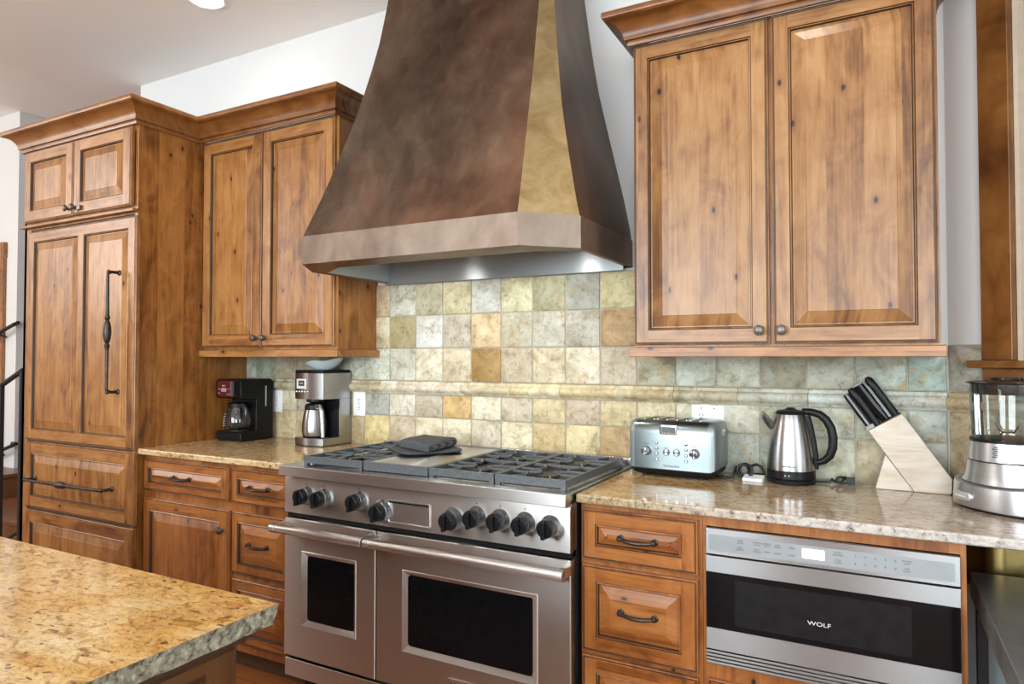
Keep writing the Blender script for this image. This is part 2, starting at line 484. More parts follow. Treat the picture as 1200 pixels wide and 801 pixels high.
def tilemat():
    t = NT('tumbled_travertine')
    at = t.n('ShaderNodeAttribute'); at.attribute_name = 'tile_col'
    v = t.objvec((1, 1, 1), False)
    sp = t.n('ShaderNodeSeparateColor'); t.l(at.outputs['Color'], sp.inputs[0])
    wv = t.math('MULTIPLY', t.math('ADD', sp.outputs[0], t.math('MULTIPLY', sp.outputs[2], 1.7)), 61.0)
    def n4(scale, detail, rough, dist):
        nd = t.n('ShaderNodeTexNoise', noise_dimensions='4D')
        for k, q in (('Scale', scale), ('Detail', detail), ('Roughness', rough), ('Distortion', dist)): nd.inputs[k].default_value = q
        t.l(v, nd.inputs['Vector']); t.l(wv, nd.inputs['W'])
        return nd.outputs[0]
    cloud = n4(11.0, 5, 0.62, 1.0)
    mott = n4(38.0, 6, 0.70, 0.8)
    k0 = t.ramp(cloud, [(0.32, (0.55, 0.49, 0.38)), (0.44, (0.86, 0.83, 0.77)), (0.55, (1.03, 1.03, 1.03)), (0.67, (1.20, 1.23, 1.27))])
    k1 = t.ramp(mott, [(0.35, (0.50, 0.44, 0.35)), (0.45, (0.94, 0.93, 0.90)), (0.64, (1.13, 1.13, 1.13))])
    c = t.mix(0.9, at.outputs['Color'], k0, 'MULTIPLY')
    c = t.mix(0.75, c, k1, 'MULTIPLY')
    vein = n4(8.0, 6, 0.66, 1.6)
    c = t.mix(t.math('MULTIPLY', t.ramp(vein, [(0.58, 0.0), (0.66, 1.0)]), 0.6), c, (0.42, 0.26, 0.08))
    pit = n4(130.0, 3, 0.6, 0.2)
    pm = t.ramp(n4(6.0, 3, 0.6, 0.5), [(0.48, 0.0), (0.60, 1.0)])
    c = t.mix(t.math('MULTIPLY', t.math('MULTIPLY', t.ramp(pit, [(0.33, 1.0), (0.40, 0.0)]), pm), 0.8), c, (0.13, 0.10, 0.06))
    t.set(Base_Color=c, Roughness=0.48, Specular_IOR_Level=0.35)
    t.bump(t.math('ADD', pit, mott), 0.14, 0.003)
    return t.mat
TILE = tilemat()
GROUT = plain('sand_grout', (0.40, 0.37, 0.29), 0.85, noise=0.15, nscale=90)

def floorwood():
    t = NT('red_brown_floor_boards')
    v = t.objvec((1, 1, 1), False)
    br = t.n('ShaderNodeTexBrick')
    br.inputs['Scale'].default_value = 1.0
    br.inputs['Brick Width'].default_value = 1.4
    br.inputs['Row Height'].default_value = 0.12
    br.inputs['Mortar Size'].default_value = 0.0015
    br.inputs['Color1'].default_value = (0.42, 0.150, 0.045, 1)
    br.inputs['Color2'].default_value = (0.32, 0.105, 0.032, 1)
    br.inputs['Mortar'].default_value = (0.03, 0.012, 0.006, 1)
    t.l(v, br.inputs['Vector'])
    f = t.noise(t.objvec((3, 60, 1), False), 1.0, 5, 0.6, 0.5)
    c = t.mix(0.6, br.outputs['Color'], t.ramp(f, [(0.3, (0.5, 0.45, 0.4)), (0.7, (1.2, 1.2, 1.2))]), 'MULTIPLY')
    t.set(Base_Color=c, Roughness=0.5, Specular_IOR_Level=0.3)
    return t.mat
FLOORM = floorwood()

def glass(name, tint=(0.9, 0.97, 0.97), rough=0.0, clear=0.86):
    t = NT(name)
    tr = t.n('ShaderNodeBsdfTransparent'); tr.inputs[0].default_value = tint + (1,)
    gl = t.n('ShaderNodeBsdfGlossy'); gl.inputs['Roughness'].default_value = 0.03
    fr = t.n('ShaderNodeFresnel'); fr.inputs[0].default_value = 1.45
    f = t.math('MINIMUM', t.math('ADD', t.math('MULTIPLY', fr.outputs[0], 1.3), 1.0 - clear - 0.1), 1.0)
    mx = t.n('ShaderNodeMixShader')
    t.l(f, mx.inputs[0]); t.l(tr.outputs[0], mx.inputs[1]); t.l(gl.outputs[0], mx.inputs[2])
    out = [n for n in t.nt.nodes if n.type == 'OUTPUT_MATERIAL'][0]
    t.l(mx.outputs[0], out.inputs[0])
    t.nt.nodes.remove(t.b)
    return t.mat
GLASSM = glass('clear_glass', (0.95, 0.985, 0.985))
PANE = glass('window_pane', (0.97, 0.99, 1.0), clear=0.88)
def emit(name, col, s):
    t = NT(name)
    t.set(Base_Color=col, Emission_Color=col, Emission_Strength=s, Roughness=0.4)
    return t.mat
LAMPM = emit('recessed_lamp_glow', (1.0, 0.97, 0.9), 45.0)
HOODLAMP = emit('hood_lamp_glow', (1.0, 0.95, 0.86), 18.0)
CLOCKM = emit('lit_clock_screen', (0.80, 0.92, 1.0), 1.5)

# ------------------------------------------------------------------ room shell
CEIL = 3.025
XC = 2.249           # where the back wall turns into the angled wall
def wallbox(name, b, mat=WALLM):
    m = MB(); m.box(*b); return struct(m.build(name, mat, smooth=False))
wallbox('floor', (-8, 4.9, -6.6, 4.0, -0.1, 0.0), FLOORM)
wallbox('ceiling', (-2.33, 4.9, -6.6, 0.15, CEIL, CEIL + 0.9), CEILM)
wallbox('ceiling_stair_hall', (-8, -2.33, -6.6, 4.0, 3.5, 3.6), CEILM)
wallbox('wall_back', (-1.963, XC, 0.0, 0.14, 0, CEIL))
wallbox('wall_hall_side', (-1.963, -1.82, 0.14, 4.0, 0, 3.5))
wallbox('wall_hall_far', (-8, -4.544, 0.556, 0.70, 0, 3.5))
wallbox('wall_hall_return', (-4.69, -4.544, 0.70, 4.0, 0, 3.5))
wallbox('wall_hall_end', (-4.69, -1.82, 3.9, 4.0, 0, 3.5))
wallbox('wall_left', (-8.1, -8, -6.6, 0.7, 0, 3.6))

def wall_with_holes(name, axis, at, thick, a0, a1, z1, holes):
    """wall slab along x ('x') or y ('y') with rectangular openings (a_lo, a_hi, z_lo, z_hi)"""
    m = MB()
    def bx(p0, p1, q0, q1):
        if p1 - p0 < 1e-4 or q1 - q0 < 1e-4: return
        if axis == 'x': m.box(p0, p1, at, at + thick, q0, q1)
        else: m.box(at, at + thick, p0, p1, q0, q1)
    cur = a0
    for h in sorted(holes):
        bx(cur, h[0], 0, z1); bx(h[0], h[1], 0, h[2]); bx(h[0], h[1], h[3], z1); cur = h[1]
    bx(cur, a1, 0, z1)
    return struct(m.build(name, WALLM, smooth=False))
RW = [(-1.6, 1.0, 0.7, 2.8), (2.15, 3.85, 0.7, 2.8)]
SW = [(-3.55, -1.65, 0.8, 2.7)]
wall_with_holes('wall_rear', 'x', -6.6, 0.2, -8, 4.9, 3.5, RW)
wall_with_holes('wall_right', 'y', 4.7, 0.2, -6.6, -2.45 + 2.0, 3.1, SW)
def window(name, axis, at, h, cols, rows):
    root = bpy.data.objects.new(name, None); COL.objects.link(root)
    mid = (h[0] + h[1]) / 2
    root.location = (mid, at, h[2]) if axis == 'x' else (at, mid, h[2])
    root['_o'] = tuple(root.location); root['kind'] = 'structure'
    m = MB()
    def bx(p0, p1, q0, q1, d=0.05, mb=m):
        if axis == 'x': mb.box(p0, p1, at - d, at + d, q0, q1)
        else: mb.box(at - d, at + d, p0, p1, q0, q1)
    w = 0.07
    bx(h[0], h[0] + w, h[2], h[3]); bx(h[1] - w, h[1], h[2], h[3]); bx(h[0], h[1], h[2], h[2] + w); bx(h[0], h[1], h[3] - w, h[3])
    for k in range(1, cols):
        c = h[0] + (h[1] - h[0]) * k / cols; bx(c - 0.03, c + 0.03, h[2], h[3], 0.04)
    for k in range(1, rows):
        c = h[2] + (h[3] - h[2]) * k / rows; bx(h[0], h[1], c - 0.025, c + 0.025, 0.04)
    m.build('window_frame', WV, root, smooth=False)
    g = MB(); bx(h[0] + w, h[1] - w, h[2] + w, h[3] - w, 0.004, g)
    g.build('window_pane', PANE, root, smooth=False)
    return root
window('window_2', 'x', -6.5, RW[0], 3, 2)
window('window_3', 'x', -6.5, RW[1], 2, 2)
window('window_4', 'y', 4.8, SW[0], 2, 2)

# angled wall to the right of the back wall, with the cased window; local frame: X along the wall, Y out of the room
AM = Matrix.Translation((XC, 0, 0)) @ Matrix.Rotation(-PI / 4, 4, 'Z')
ALEN = 3.45
WX0, WX1, WZ0, WZ1 = 0.215, 0.99, 1.327, 2.62     # opening of the window
m = MB(AM)
m.box(0, WX0, 0, 0.14, 0, CEIL); m.box(WX1, ALEN, 0, 0.14, 0, CEIL); m.box(WX0, WX1, 0, 0.14, 0, WZ0); m.box(WX0, WX1, 0, 0.14, WZ1, CEIL)
struct(m.build('wall_angled', WALLM, smooth=False))
wr = bpy.data.objects.new('window_1', None); COL.objects.link(wr)
wr.location = AM @ Vector((0.6, 0, WZ0)); wr['_o'] = tuple(wr.location); wr['kind'] = 'structure'
m = MB(AM)
m.box(0.128, 0.222, -0.022, 0, WZ0, WZ1 + 0.1)                # left casing
m.box(WX1, WX1 + 0.095, -0.022, 0, WZ0, WZ1 + 0.1)
m.box(0.105, WX1 + 0.12, -0.026, 0, WZ1, WZ1 + 0.1)
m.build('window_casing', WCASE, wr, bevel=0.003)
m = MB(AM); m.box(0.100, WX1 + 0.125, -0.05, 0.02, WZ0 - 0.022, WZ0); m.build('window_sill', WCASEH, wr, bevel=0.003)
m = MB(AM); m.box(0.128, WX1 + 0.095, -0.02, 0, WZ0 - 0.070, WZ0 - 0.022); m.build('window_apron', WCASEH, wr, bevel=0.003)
m = MB(AM)
m.box(WX0 + 0.007, WX0 + 0.020, 0.0, 0.13, WZ0, WZ1); m.box(WX1 - 0.02, WX1, 0.0, 0.13, WZ0, WZ1); m.box(WX0, WX1, 0.0, 0.13, WZ1 - 0.02, WZ1)
m.build('window_jamb', plain('lit_toned_jamb_wood', (0.55, 0.47, 0.37), 0.4, noise=0.06), wr)  # window light on the jamb put into its pale tone
m = MB(AM)
a, b = WX0 + 0.020, WX1 - 0.020
m.box(a, a + 0.06, 0.03, 0.075, WZ0, WZ1 - 0.02); m.box(b - 0.06, b, 0.03, 0.075, WZ0, WZ1 - 0.02)
m.box(a, b, 0.03, 0.075, WZ0, WZ0 + 0.06); m.box(a, b, 0.03, 0.075, WZ1 - 0.08, WZ1 - 0.02)
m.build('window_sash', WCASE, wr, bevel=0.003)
m = MB(AM); m.box(a + 0.06, b - 0.06, 0.048, 0.054, WZ0 + 0.06, WZ1 - 0.08); m.build('window_pane', PANE, wr, smooth=False)

# ------------------------------------------------------------------ tiled splashback
P = 0.1522; X0 = 0.0035
def s2l(c): return tuple(((v / 255.0) / 12.92 if v / 255.0 <= 0.04045 else ((v / 255.0 + 0.055) / 1.055) ** 2.4) for v in c)
ROWS = [  # z0, z1, first column, colours column by column
    (1.530, 1.683, -1, [(186,164,132),(197,197,183),(180,177,150),(198,191,155),(192,194,184),(206,203,163),(168,166,132),(164,168,158),(198,191,143),(190,184,150)]),
    (1.378, 1.530, -1, [(206,197,163),(170,157,114),(208,208,200),(188,182,162),(217,192,148),(192,186,162),(190,186,168),(187,184,168),(180,147,98),(190,184,150)]),
    (1.226, 1.378, -7, [(172,182,168),(150,158,142),(170,165,138),(168,160,130),(142,150,136),(190,194,176),(207,213,198),(198,198,182),(224,216,190),(212,198,168),(170,131,66),(194,179,150),(208,195,164),(217,208,184),(194,184,160),(172,172,146),(190,198,184),(186,190,170),(158,158,134),(178,182,164),(180,192,180),(166,188,178),(172,192,184)]),
    (1.060, 1.165, -7, [(170,165,140),(190,185,160),(205,195,165),(190,186,160),(180,170,140),(178,170,140),(174,176,166),(217,210,192),(192,180,158),(217,178,114),(229,220,193),(206,192,168),(207,187,143),(202,184,158),(209,191,143),(213,197,158),(206,201,177),(202,202,182),(170,170,146),(188,192,172),(184,188,164),(172,180,170),(178,184,174)]),
    (0.914, 1.060, -7, [(190,170,130),(200,180,140),(208,190,150),(198,178,138),(186,168,130),(184,164,126),(222,203,144),(202,183,154),(217,202,168),(229,217,188),(206,194,168),(223,210,173),(207,182,128),(223,204,153),(192,157,103),(186,178,150),(182,188,174),(178,184,170),(172,180,166),(184,184,160),(190,180,148),(184,186,176),(186,190,180)]),
]
def tile_field(name, cells, M, mats, label):
    """cells: (x0,x1,z0,z1,colour). Pillowed tumbled tiles on a grout bed, one mesh"""
    m = MB(M)
    cols = []
    rnd = random.Random(3)
    for (x0, x1, z0, z1, c) in cells:
        g = 0.0022
        k0 = len(m.f)
        d = 0.010 + rnd.uniform(-0.0007, 0.0007)
        n = 5
        def ring(ins, dep, jit):
            a0, a1, b0, b1 = x0 + g + ins, x1 - g - ins, z0 + g + ins, z1 - g - ins
            r = 0.006 if ins < 0.002 else 0.005
            pts = []
            for (cx, cz, s) in ((a1 - r, b1 - r, 0), (a0 + r, b1 - r, 1), (a0 + r, b0 + r, 2), (a1 - r, b0 + r, 3)):
                for q in range(3):
                    an = PI / 2 * s + PI / 4 * q
                    pts.append((cx + r * math.cos(an), -dep, cz + r * math.sin(an)))
            return pts
        m.loft([ring(0, 0.0, 0), ring(0, d - 0.0035, 0), ring(0.0012, d - 0.001, 0), ring(0.0035, d, 0)], 0, cap0=False)
        g_ = sum(c) / 3.0
        lin = tuple(q * 0.93 for q in s2l(tuple(g_ + (q - g_) * 0.85 for q in c)))
        cols += [lin] * (len(m.f) - k0)
    xs = [c[0] for c in cells] + [c[1] for c in cells]; zs = [c[2] for c in cells] + [c[3] for c in cells]
    k0 = len(m.f)
    for (zl, zh) in sorted({(c[2], c[3]) for c in cells}):
        rw = [c for c in cells if c[2] == zl and c[3] == zh]
        m.box(min(c[0] for c in rw), max(c[1] for c in rw), -0.0062, 0.0, zl, zh, 1)
    cols += [(0.4, 0.37, 0.3)] * (len(m.f) - k0)
    o = m.build(name, mats)
    me = o.data
    at = me.color_attributes.new('tile_col', 'FLOAT_COLOR', 'CORNER')
    for p, c in zip(me.polygons, cols):
        for li in p.loop_indices: at.data[li].color = c + (1,)
    struct(o, label, 'tiles')
    return o
cells = []
for (z0, z1, k0, cl) in ROWS:
    for i, c in enumerate(cl):
        a = X0 + (k0 + i) * P; b = a + P
        a = max(a, -0.983); b = min(b, XC - 0.004)
        if b - a < 0.02: continue
        cells.append((a, b, z0, z1, c))
tile_field('splashback_tiles', cells, Matrix.Identity(4), [TILE, GROUT], 'tumbled stone tile splashback along the back wall above the counters')
cells = []
AC = [[(176,176,168),(185,180,165),(180,176,160)], [(190,172,138),(185,170,140),(180,170,145)], [(190,172,140),(186,170,140),(182,168,140)]]
for (z0, z1, row) in ((1.226, 1.376, AC[0]), (1.060, 1.165, AC[1]), (0.914, 1.060, AC[2])):
    for i, c in enumerate(row):
        a, b = 0.006 + i * P, 0.006 + (i + 1) * P
        if z0 > 1.2 and i >= 1: z1 = min(z1, 1.376)
        cells.append((a, b, z0, z1, c))
# the tall tiles stop below the window's apron
cells = [(a, b, z0, (min(z1, 1.22) if a > 0.12 and z0 > 1.2 else z1), c) for (a, b, z0, z1, c) in cells]
cells = [q for q in cells if q[3] - q[2] > 0.02]
cells = [((a, min(b, 0.128), z0, z1, c) if z0 > 1.2 else (a, b, z0, z1, c)) for (a, b, z0, z1, c) in cells]
tile_field('splashback_tiles', cells, AM, [TILE, GROUT], 'stone tiles on the angled wall behind the blender')

def rail_mesh(name, segs, M):
    m = MB(M); cols = []
    prof = [(0.0, 1.166), (-0.012, 1.166), (-0.014, 1.172), (-0.022, 1.176), (-0.029, 1.185), (-0.031, 1.195), (-0.028, 1.205), (-0.019, 1.211), (-0.014, 1.212), (-0.014, 1.224), (0.0, 1.226)]
    for (a, b, c) in segs:
        k0 = len(m.f)
        m.prism(prof, 'x', a + 0.0008, b - 0.0008)
        g_ = sum(c) / 3.0
        cols += [s2l(tuple(g_ + (q - g_) * 0.62 for q in c))] * (len(m.f) - k0)
    o = m.build(name, [TILE], angle=50)
    at = o.data.color_attributes.new('tile_col', 'FLOAT_COLOR', 'CORNER')
    for p, c in zip(o.data.polygons, cols):
        for li in p.loop_indices: at.data[li].color = c + (1,)
    return struct(o, 'rounded stone rail running through the tile splashback', 'tiles')
RC = [(196,182,146),(190,176,140),(196,182,150),(205,190,150),(224,212,186),(222,208,178),(216,196,150),(226,206,150),(214,188,128),(206,186,134),(196,184,146),(188,190,170),(190,196,182),(190,198,188)]
segs = []; L = 0.235; x = -0.983
for i, c in enumerate(RC):
    segs.append((x, min(x + L, XC - 0.005), c)); x += L
    if x > XC - 0.03: break
rail_mesh('trim_1', segs, Matrix.Identity(4))
rail_mesh('trim_2', [(0.01, 0.22, (196,170,120)), (0.22, 0.45, (190,180,150))], AM)

# ------------------------------------------------------------------ cabinet parts
def rect_ring(x0, x1, z0, z1, y): return [(x0, y, z0), (x1, y, z0), (x1, y, z1), (x0, y, z1)]
def panel_front(name, parent, x0, x1, z0, z1, yb, t=0.021, w=0.052, slope=0.034, grain='v', split=None, M=None, mats=None, bw=None):
    """raised-panel door or drawer front facing -y: bevelled edge, glazed bead line, frame, cove and raised field"""
    if mats is None: mats = [WV, WH, GLAZE]
    V, H, G = 0, 1, 2
    F = V if grain == 'v' else H
    m = MB(M)
    yf = yb - t
    wz = bw if bw else w
    m.loft([rect_ring(x0, x1, z0, z1, yb), rect_ring(x0, x1, z0, z1, yf + 0.006)], V, cap0=True, cap1=False)
    # outer ogee edge with a dark glazed line
    def ins(i, y): return rect_ring(x0 + i, x1 - i, z0 + i, z1 - i, y)
    m.loft([ins(0, yf + 0.006), ins(0.003, yf + 0.004), ins(0.004, yf + 0.0045), ins(0.0065, yf + 0.0045), ins(0.009, yf)], V, False, False, mats=[V, G, G, V])
    e = 0.009
    openings = []
    if split is None: openings.append((x0 + w, x1 - w))
    else:
        openings.append((x0 + w, split - w * 0.42)); openings.append((split + w * 0.42, x1 - w))
    zo0, zo1 = z0 + wz, z1 - wz
    q = lambda a, b, c, d, k: m.quad([(a, yf, c), (b, yf, c), (b, yf, d), (a, yf, d)], k)
    q(x0 + e, openings[0][0], z0 + e, z1 - e, V); q(openings[-1][1], x1 - e, z0 + e, z1 - e, V)
    q(openings[0][0], openings[-1][1], z0 + e, zo0, H); q(openings[0][0], openings[-1][1], zo1, z1 - e, H)
    if split is not None: q(openings[0][1], openings[1][0], zo0, zo1, V)
    for (a, b) in openings:
        def r(i, y): return rect_ring(a + i, b - i, zo0 + i, zo1 - i, y)
        s = slope
        m.loft([r(0, yf), r(0.0022, yf + 0.0035), r(0.006, yf + 0.0015), r(0.0085, yf + 0.0105), r(0.0125, yf + 0.0105), r(0.0125 + s * 0.45, yf + 0.0062), r(0.0125 + s, yf + 0.0012), r(0.0140 + s, yf - 0.0002)],
               V, False, False, mats=[G, V, G, F, F, F, F])
        i = 0.0140 + s
        m.quad(r(i, yf - 0.0002), F)
    return m.build(name, mats, parent, smooth=False)

def knob(parent, x, y, z, r=0.0165):
    m = MB()
    m.lathe([(r * 0.62, 0), (r * 0.5, 0.004), (r * 0.36, 0.012), (r * 0.5, 0.016), (r * 0.98, 0.019), (r, 0.023), (r * 0.9, 0.026), (r * 0.8, 0.0255), (r * 0.72, 0.0285), (r * 0.45, 0.030), (r * 0.3, 0.0305), (r * 0.01, 0.031)], (x, y, z), 'y', 24, 0)
    return m.build('knob', PEWTER, parent)

def bow_pull(parent, xc, y, z, L=0.105):
    m = MB()
    n = 13; pts = []; rr = []
    for k in range(n):
        s = -1 + 2 * k / (n - 1)
        pts.append((xc + s * L / 2, y - 0.013 - 0.010 * (1 - s * s), z - 0.004 * (1 - s * s)))
        rr.append(0.0045 + 0.0018 * (1 - s * s))
    m.tube(pts, rr, 10)
    for s in (-1, 1):
        m.lathe([(0.0105, 0), (0.0105, 0.003), (0.007, 0.006), (0.0062, 0.012), (0.0075, 0.016), (0.005, 0.0195), (0.0005, 0.0205)], (xc + s * L / 2, y, z), 'y', 16)
    return m.build('handle', IRON, parent)

def bar_handle(parent, p0, p1, y, up):
    """long turned bar with a swollen middle, bent at both ends onto the door"""
    m = MB()
    p0, p1 = Vector(p0), Vector(p1)
    d = p1 - p0
    stand = 0.055
    n = 60; pts = [Vector((p0.x, y, p0.z)), Vector((p0.x, y - stand * 0.7, p0.z))]; rr = [0.0075, 0.0075]
    cen = (p0 + p1) / 2
    for k in range(n + 1):
        s = k / n
        p = p0 + d * (0.02 + 0.96 * s)
        pts.append(Vector((p.x, y - stand, p.z)))
        q = abs(s - 0.5) * d.length
        r = 0.0068 + (0.0022 * (1 - abs(s - 0.5) * 2))
        if q < 0.052: r = 0.010 + 0.0075 * math.cos(q / 0.052 * PI / 2) ** 0.8
        elif q < 0.058: r = 0.0075
        elif q < 0.066: r = 0.0125
        elif q < 0.070: r = 0.0078
        elif q < 0.076: r = 0.0110
        rr.append(r)
    pts += [Vector((p1.x, y - stand * 0.7, p1.z)), Vector((p1.x, y, p1.z))]; rr += [0.0075, 0.0075]
    m.tube(pts, rr, 12)
    for p in (p0, p1):
        m.lathe([(0.013, 0), (0.013, 0.004), (0.0085, 0.008), (0.0005, 0.009)], (p.x, y, p.z), 'y', 16)
        m.sphere((p.x, y - stand * 0.92, p.z), 0.0098)
    return m.build('handle', IRON, parent)

def sweep(mb, path, prof, segs, mat=0):
    """profile (out, z) swept along a plan path with mitred corners; out = to the right-hand side of travel"""
    pts = [Vector((p[0], p[1])) for p in path]
    n = len(pts)
    offs = []
    for i in range(n):
        def nrm(a, b):
            d = (b - a).normalized(); return Vector((d.y, -d.x))
        if i == 0: o = nrm(pts[0], pts[1])
        elif i == n - 1: o = nrm(pts[-2], pts[-1])
        else:
            a, b = nrm(pts[i - 1], pts[i]), nrm(pts[i], pts[i + 1])
            o = (a + b) / (1 + a.dot(b))
        offs.append(o)
    for s in segs:
        r0 = [(pts[s].x + offs[s].x * o, pts[s].y + offs[s].y * o, z) for o, z in prof]
        r1 = [(pts[s + 1].x + offs[s + 1].x * o, pts[s + 1].y + offs[s + 1].y * o, z) for o, z in prof]
        mb.loft([r0, r1], mat)
CT = 2.530
def crown_prof():
    pr = [(0.0, 2.427), (0.010, 2.427), (0.012, 2.436), (0.009, 2.438), (0.009, 2.444), (0.020, 2.446), (0.021, 2.452)]
    for k in range(9):
        a = k / 8 * PI / 2
        pr.append((0.021 + 0.053 * (1 - math.cos(a)) ** 0.9, 2.454 + 0.052 * math.sin(a) ** 1.1))
    pr += [(0.076, 2.508), (0.081, 2.510), (0.083, 2.516), (0.081, CT), (0.0, CT)]
    return pr
CP = crown_prof()

# ------------------------------------------------------------------ tall cabinet around the refrigerator (far left)
FX0, FX1, FYB = -1.965, -0.984, -0.612
t = thing('tall_cabinet', 'tall alder surround cabinet with two small top doors enclosing the refrigerator', 'cabinet', ((FX0 + FX1) / 2, -0.3, 0))
m = MB()
m.box(FX1 - 0.022, FX1, FYB - 0.020, 0.0, 0.0, 2.44)
m.build('side_panel', [WPANEL], t, smooth=False)
m = MB(); m.box(FX0, FX0 + 0.022, FYB - 0.020, 0.0, 0.0, 2.44); m.build('side_panel', [WPANEL], t, smooth=False)
m = MB()
m.box(FX0, FX0 + 0.062, FYB - 0.020, FYB, 0.0, 2.44)
m.box(FX0 + 0.062, FX1 - 0.022, FYB - 0.020, FYB, 2.405, 2.44)
m.box(FX0 + 0.062, FX1 - 0.022, FYB - 0.020, FYB, 2.010, 2.050)
m.build('face_frame', [WV], t, smooth=False)
m = MB(); m.box(FX0 + 0.022, FX1 - 0.022, FYB, -0.002, 2.03, 2.44, 0); m.build('top_box', BODYIN, t, smooth=False)
m = MB(); m.box(FX0 - 0.002, FX1 - 0.001, FYB - 0.046, FYB - 0.020, 2.018, 2.034); m.build('ledge_molding', WH, t, bevel=0.005)
yb = FYB - 0.021
for (a, b, kx) in ((-1.935, -1.487, -1.512), (-1.480, -1.012, -1.455)):
    d = panel_front('door', t, a, b, 2.047, 2.424, yb, w=0.058)
    knob(d, kx, yb - 0.021, 2.082)
m = MB(); m.box(-1.43, -1.40, yb - 0.034, yb - 0.0205, 2.066, 2.088); m.build('latch_plate', PEWTER, t, bevel=0.002)
cpath = [(FX0, 0.0), (FX0, FYB - 0.031), (FX1, FYB - 0.031), (FX1, -0.303), (-0.077, -0.303), (-0.077, 0.0)]
m = MB(); sweep(m, cpath, CP, [0, 1, 2]); m.build('crown_molding', WCROWN, t, angle=28)

# ------------------------------------------------------------------ refrigerator behind matching panels
t = thing('refrigerator', 'built-in refrigerator behind alder panels with long black bar handles', 'refrigerator', ((FX0 + FX1) / 2, -0.35, 0))
m = MB(); m.box(FX0 + 0.066, FX1 - 0.024, FYB - 0.012, -0.03, 0.09, 2.008); m.build('body', BODYIN, t, smooth=False)
m = MB(); m.box(FX0 + 0.066, FX1 - 0.024, FYB + 0.05, -0.05, 0.0, 0.09); m.build('plinth', BLACKPL, t, smooth=False)
yb = FYB - 0.013
d = panel_front('door', t, -1.897, -0.974, 0.908, 1.998, yb, t=0.024, w=0.055, split=-1.415)
bar_handle(d, (-1.093, 0, 1.175), (-1.093, 0, 1.735), yb - 0.024, 'z')
for (a, b, hz) in ((0.560, 0.898, 0.712), (0.13, 0.545, 0.36)):
    d = panel_front('drawer', t, -1.897, -0.974, a, b, yb, t=0.024, w=0.058, grain='v')
    if hz > 0.5: bar_handle(d, (-1.79, 0, hz), (-1.13, 0, hz + 0.005), yb - 0.024, 'x')
    else: bar_handle(d, (-1.79, 0, hz - 0.12), (-1.13, 0, hz - 0.12), yb - 0.024, 'x')

# ------------------------------------------------------------------ upper cabinets
def upper_cabinet(label, x0, x1, doors, knobs, w, crown_path, segs, rx0, rx1, left_wall, zr, mats=None):
    t = thing('upper_cabinet', label, 'cabinet', ((x0 + x1) / 2, -0.14, zr))
    m = MB(); m.box(x0, x1, -0.273, 0.0, zr + 0.033, 2.44)
    m.build('body', [WPANEL], t, smooth=False)
    m = MB(); m.box(x0, x1, -0.2745, -0.2725, zr + 0.034, 2.432); m.build('face_frame', [WV], t, smooth=False)
    for (a, b, z0, z1), kx in zip(doors, knobs):
        d = panel_front('door', t, a, b, z0, z1, -0.2750, t=0.0205, w=w, slope=0.036, mats=mats)
        knob(d, kx, -0.2955, z0 + 0.043)
    m = MB(); sweep(m, crown_path, CP, segs); m.build('crown_molding', WCROWN, t, angle=28)
    m = MB(); m.box(rx0, rx1, -0.303, -0.272, zr, zr + 0.032)
    if left_wall: m.box(rx0, rx0 + 0.02, -0.273, 0, zr, zr + 0.032)
    m.box(rx1 - 0.02, rx1, -0.273, 0, zr, zr + 0.032)
    m.box(rx0 + 0.02, rx1 - 0.02, -0.272, -0.012, zr + 0.020, zr + 0.030)
    m.build('light_rail', WH, t, bevel=0.002)
    return t
upper_cabinet('two-door upper cabinet left of the hood above the coffee makers', FX1 + 0.001, -0.077,
              [(-0.976, -0.553, 1.386, 2.426), (-0.546, -0.090, 1.386, 2.426)], [-0.580, -0.518], 0.058,
              cpath, [3, 4], FX1 + 0.001, -0.0573, False, 1.339)
upper_cabinet('large two-door upper cabinet right of the hood above the toaster', 1.300, 2.210,
              [(1.304, 1.748, 1.379, 2.428), (1.760, 2.204, 1.379, 2.428)], [1.718, 1.784], 0.050,
              [(1.300, 0.0), (1.300, -0.303), (2.210, -0.303), (2.210, 0.0)], [0, 1, 2], 1.286, 2.222, True, 1.338, [WSHEEN, WSHEENH, GLAZE])

# ------------------------------------------------------------------ base cabinets
YF = -0.580          # face frames
CZ0, CZ1 = 0.8865, 0.914
def base_box(label, x0, x1, right_panel=False, top=CZ0, name='base_cabinet'):
    t = thing(name, label, 'cabinet', ((x0 + x1) / 2, -0.3, 0))
    m = MB(); m.box(x0, x1, YF + 0.001, -0.014, 0.10, top - 0.0005); m.build('body', [BODYIN], t, smooth=False)
    m = MB(); m.box(x0, x1, YF - 0.001, YF + 0.002, 0.10, top - 0.0005); m.build('face_frame', [WRED], t, smooth=False)
    m = MB(); m.box(x0, x1, YF + 0.07, -0.05, 0.0, 0.10); m.build('toe_kick', [BODYIN], t, smooth=False)
    return t
yb = YF - 0.0015
t = base_box('alder base cabinet beside the refrigerator with one drawer over one door', FX1 + 0.001, -0.380)
d = panel_front('drawer', t, -0.968, -0.392, 0.722, 0.864, yb, w=0.034, slope=0.026, grain='h', mats=[WRED, WREDH, GLAZE]); bow_pull(d, -0.690, yb - 0.021, 0.795)
d = panel_front('door', t, -0.968, -0.384, 0.140, 0.684, yb, w=0.05, slope=0.032, mats=[WRED, WREDH, GLAZE]); knob(d, -0.418, yb - 0.021, 0.600, 0.0155)
t = base_box('narrow three-drawer base cabinet left of the range', -0.379, -0.006)
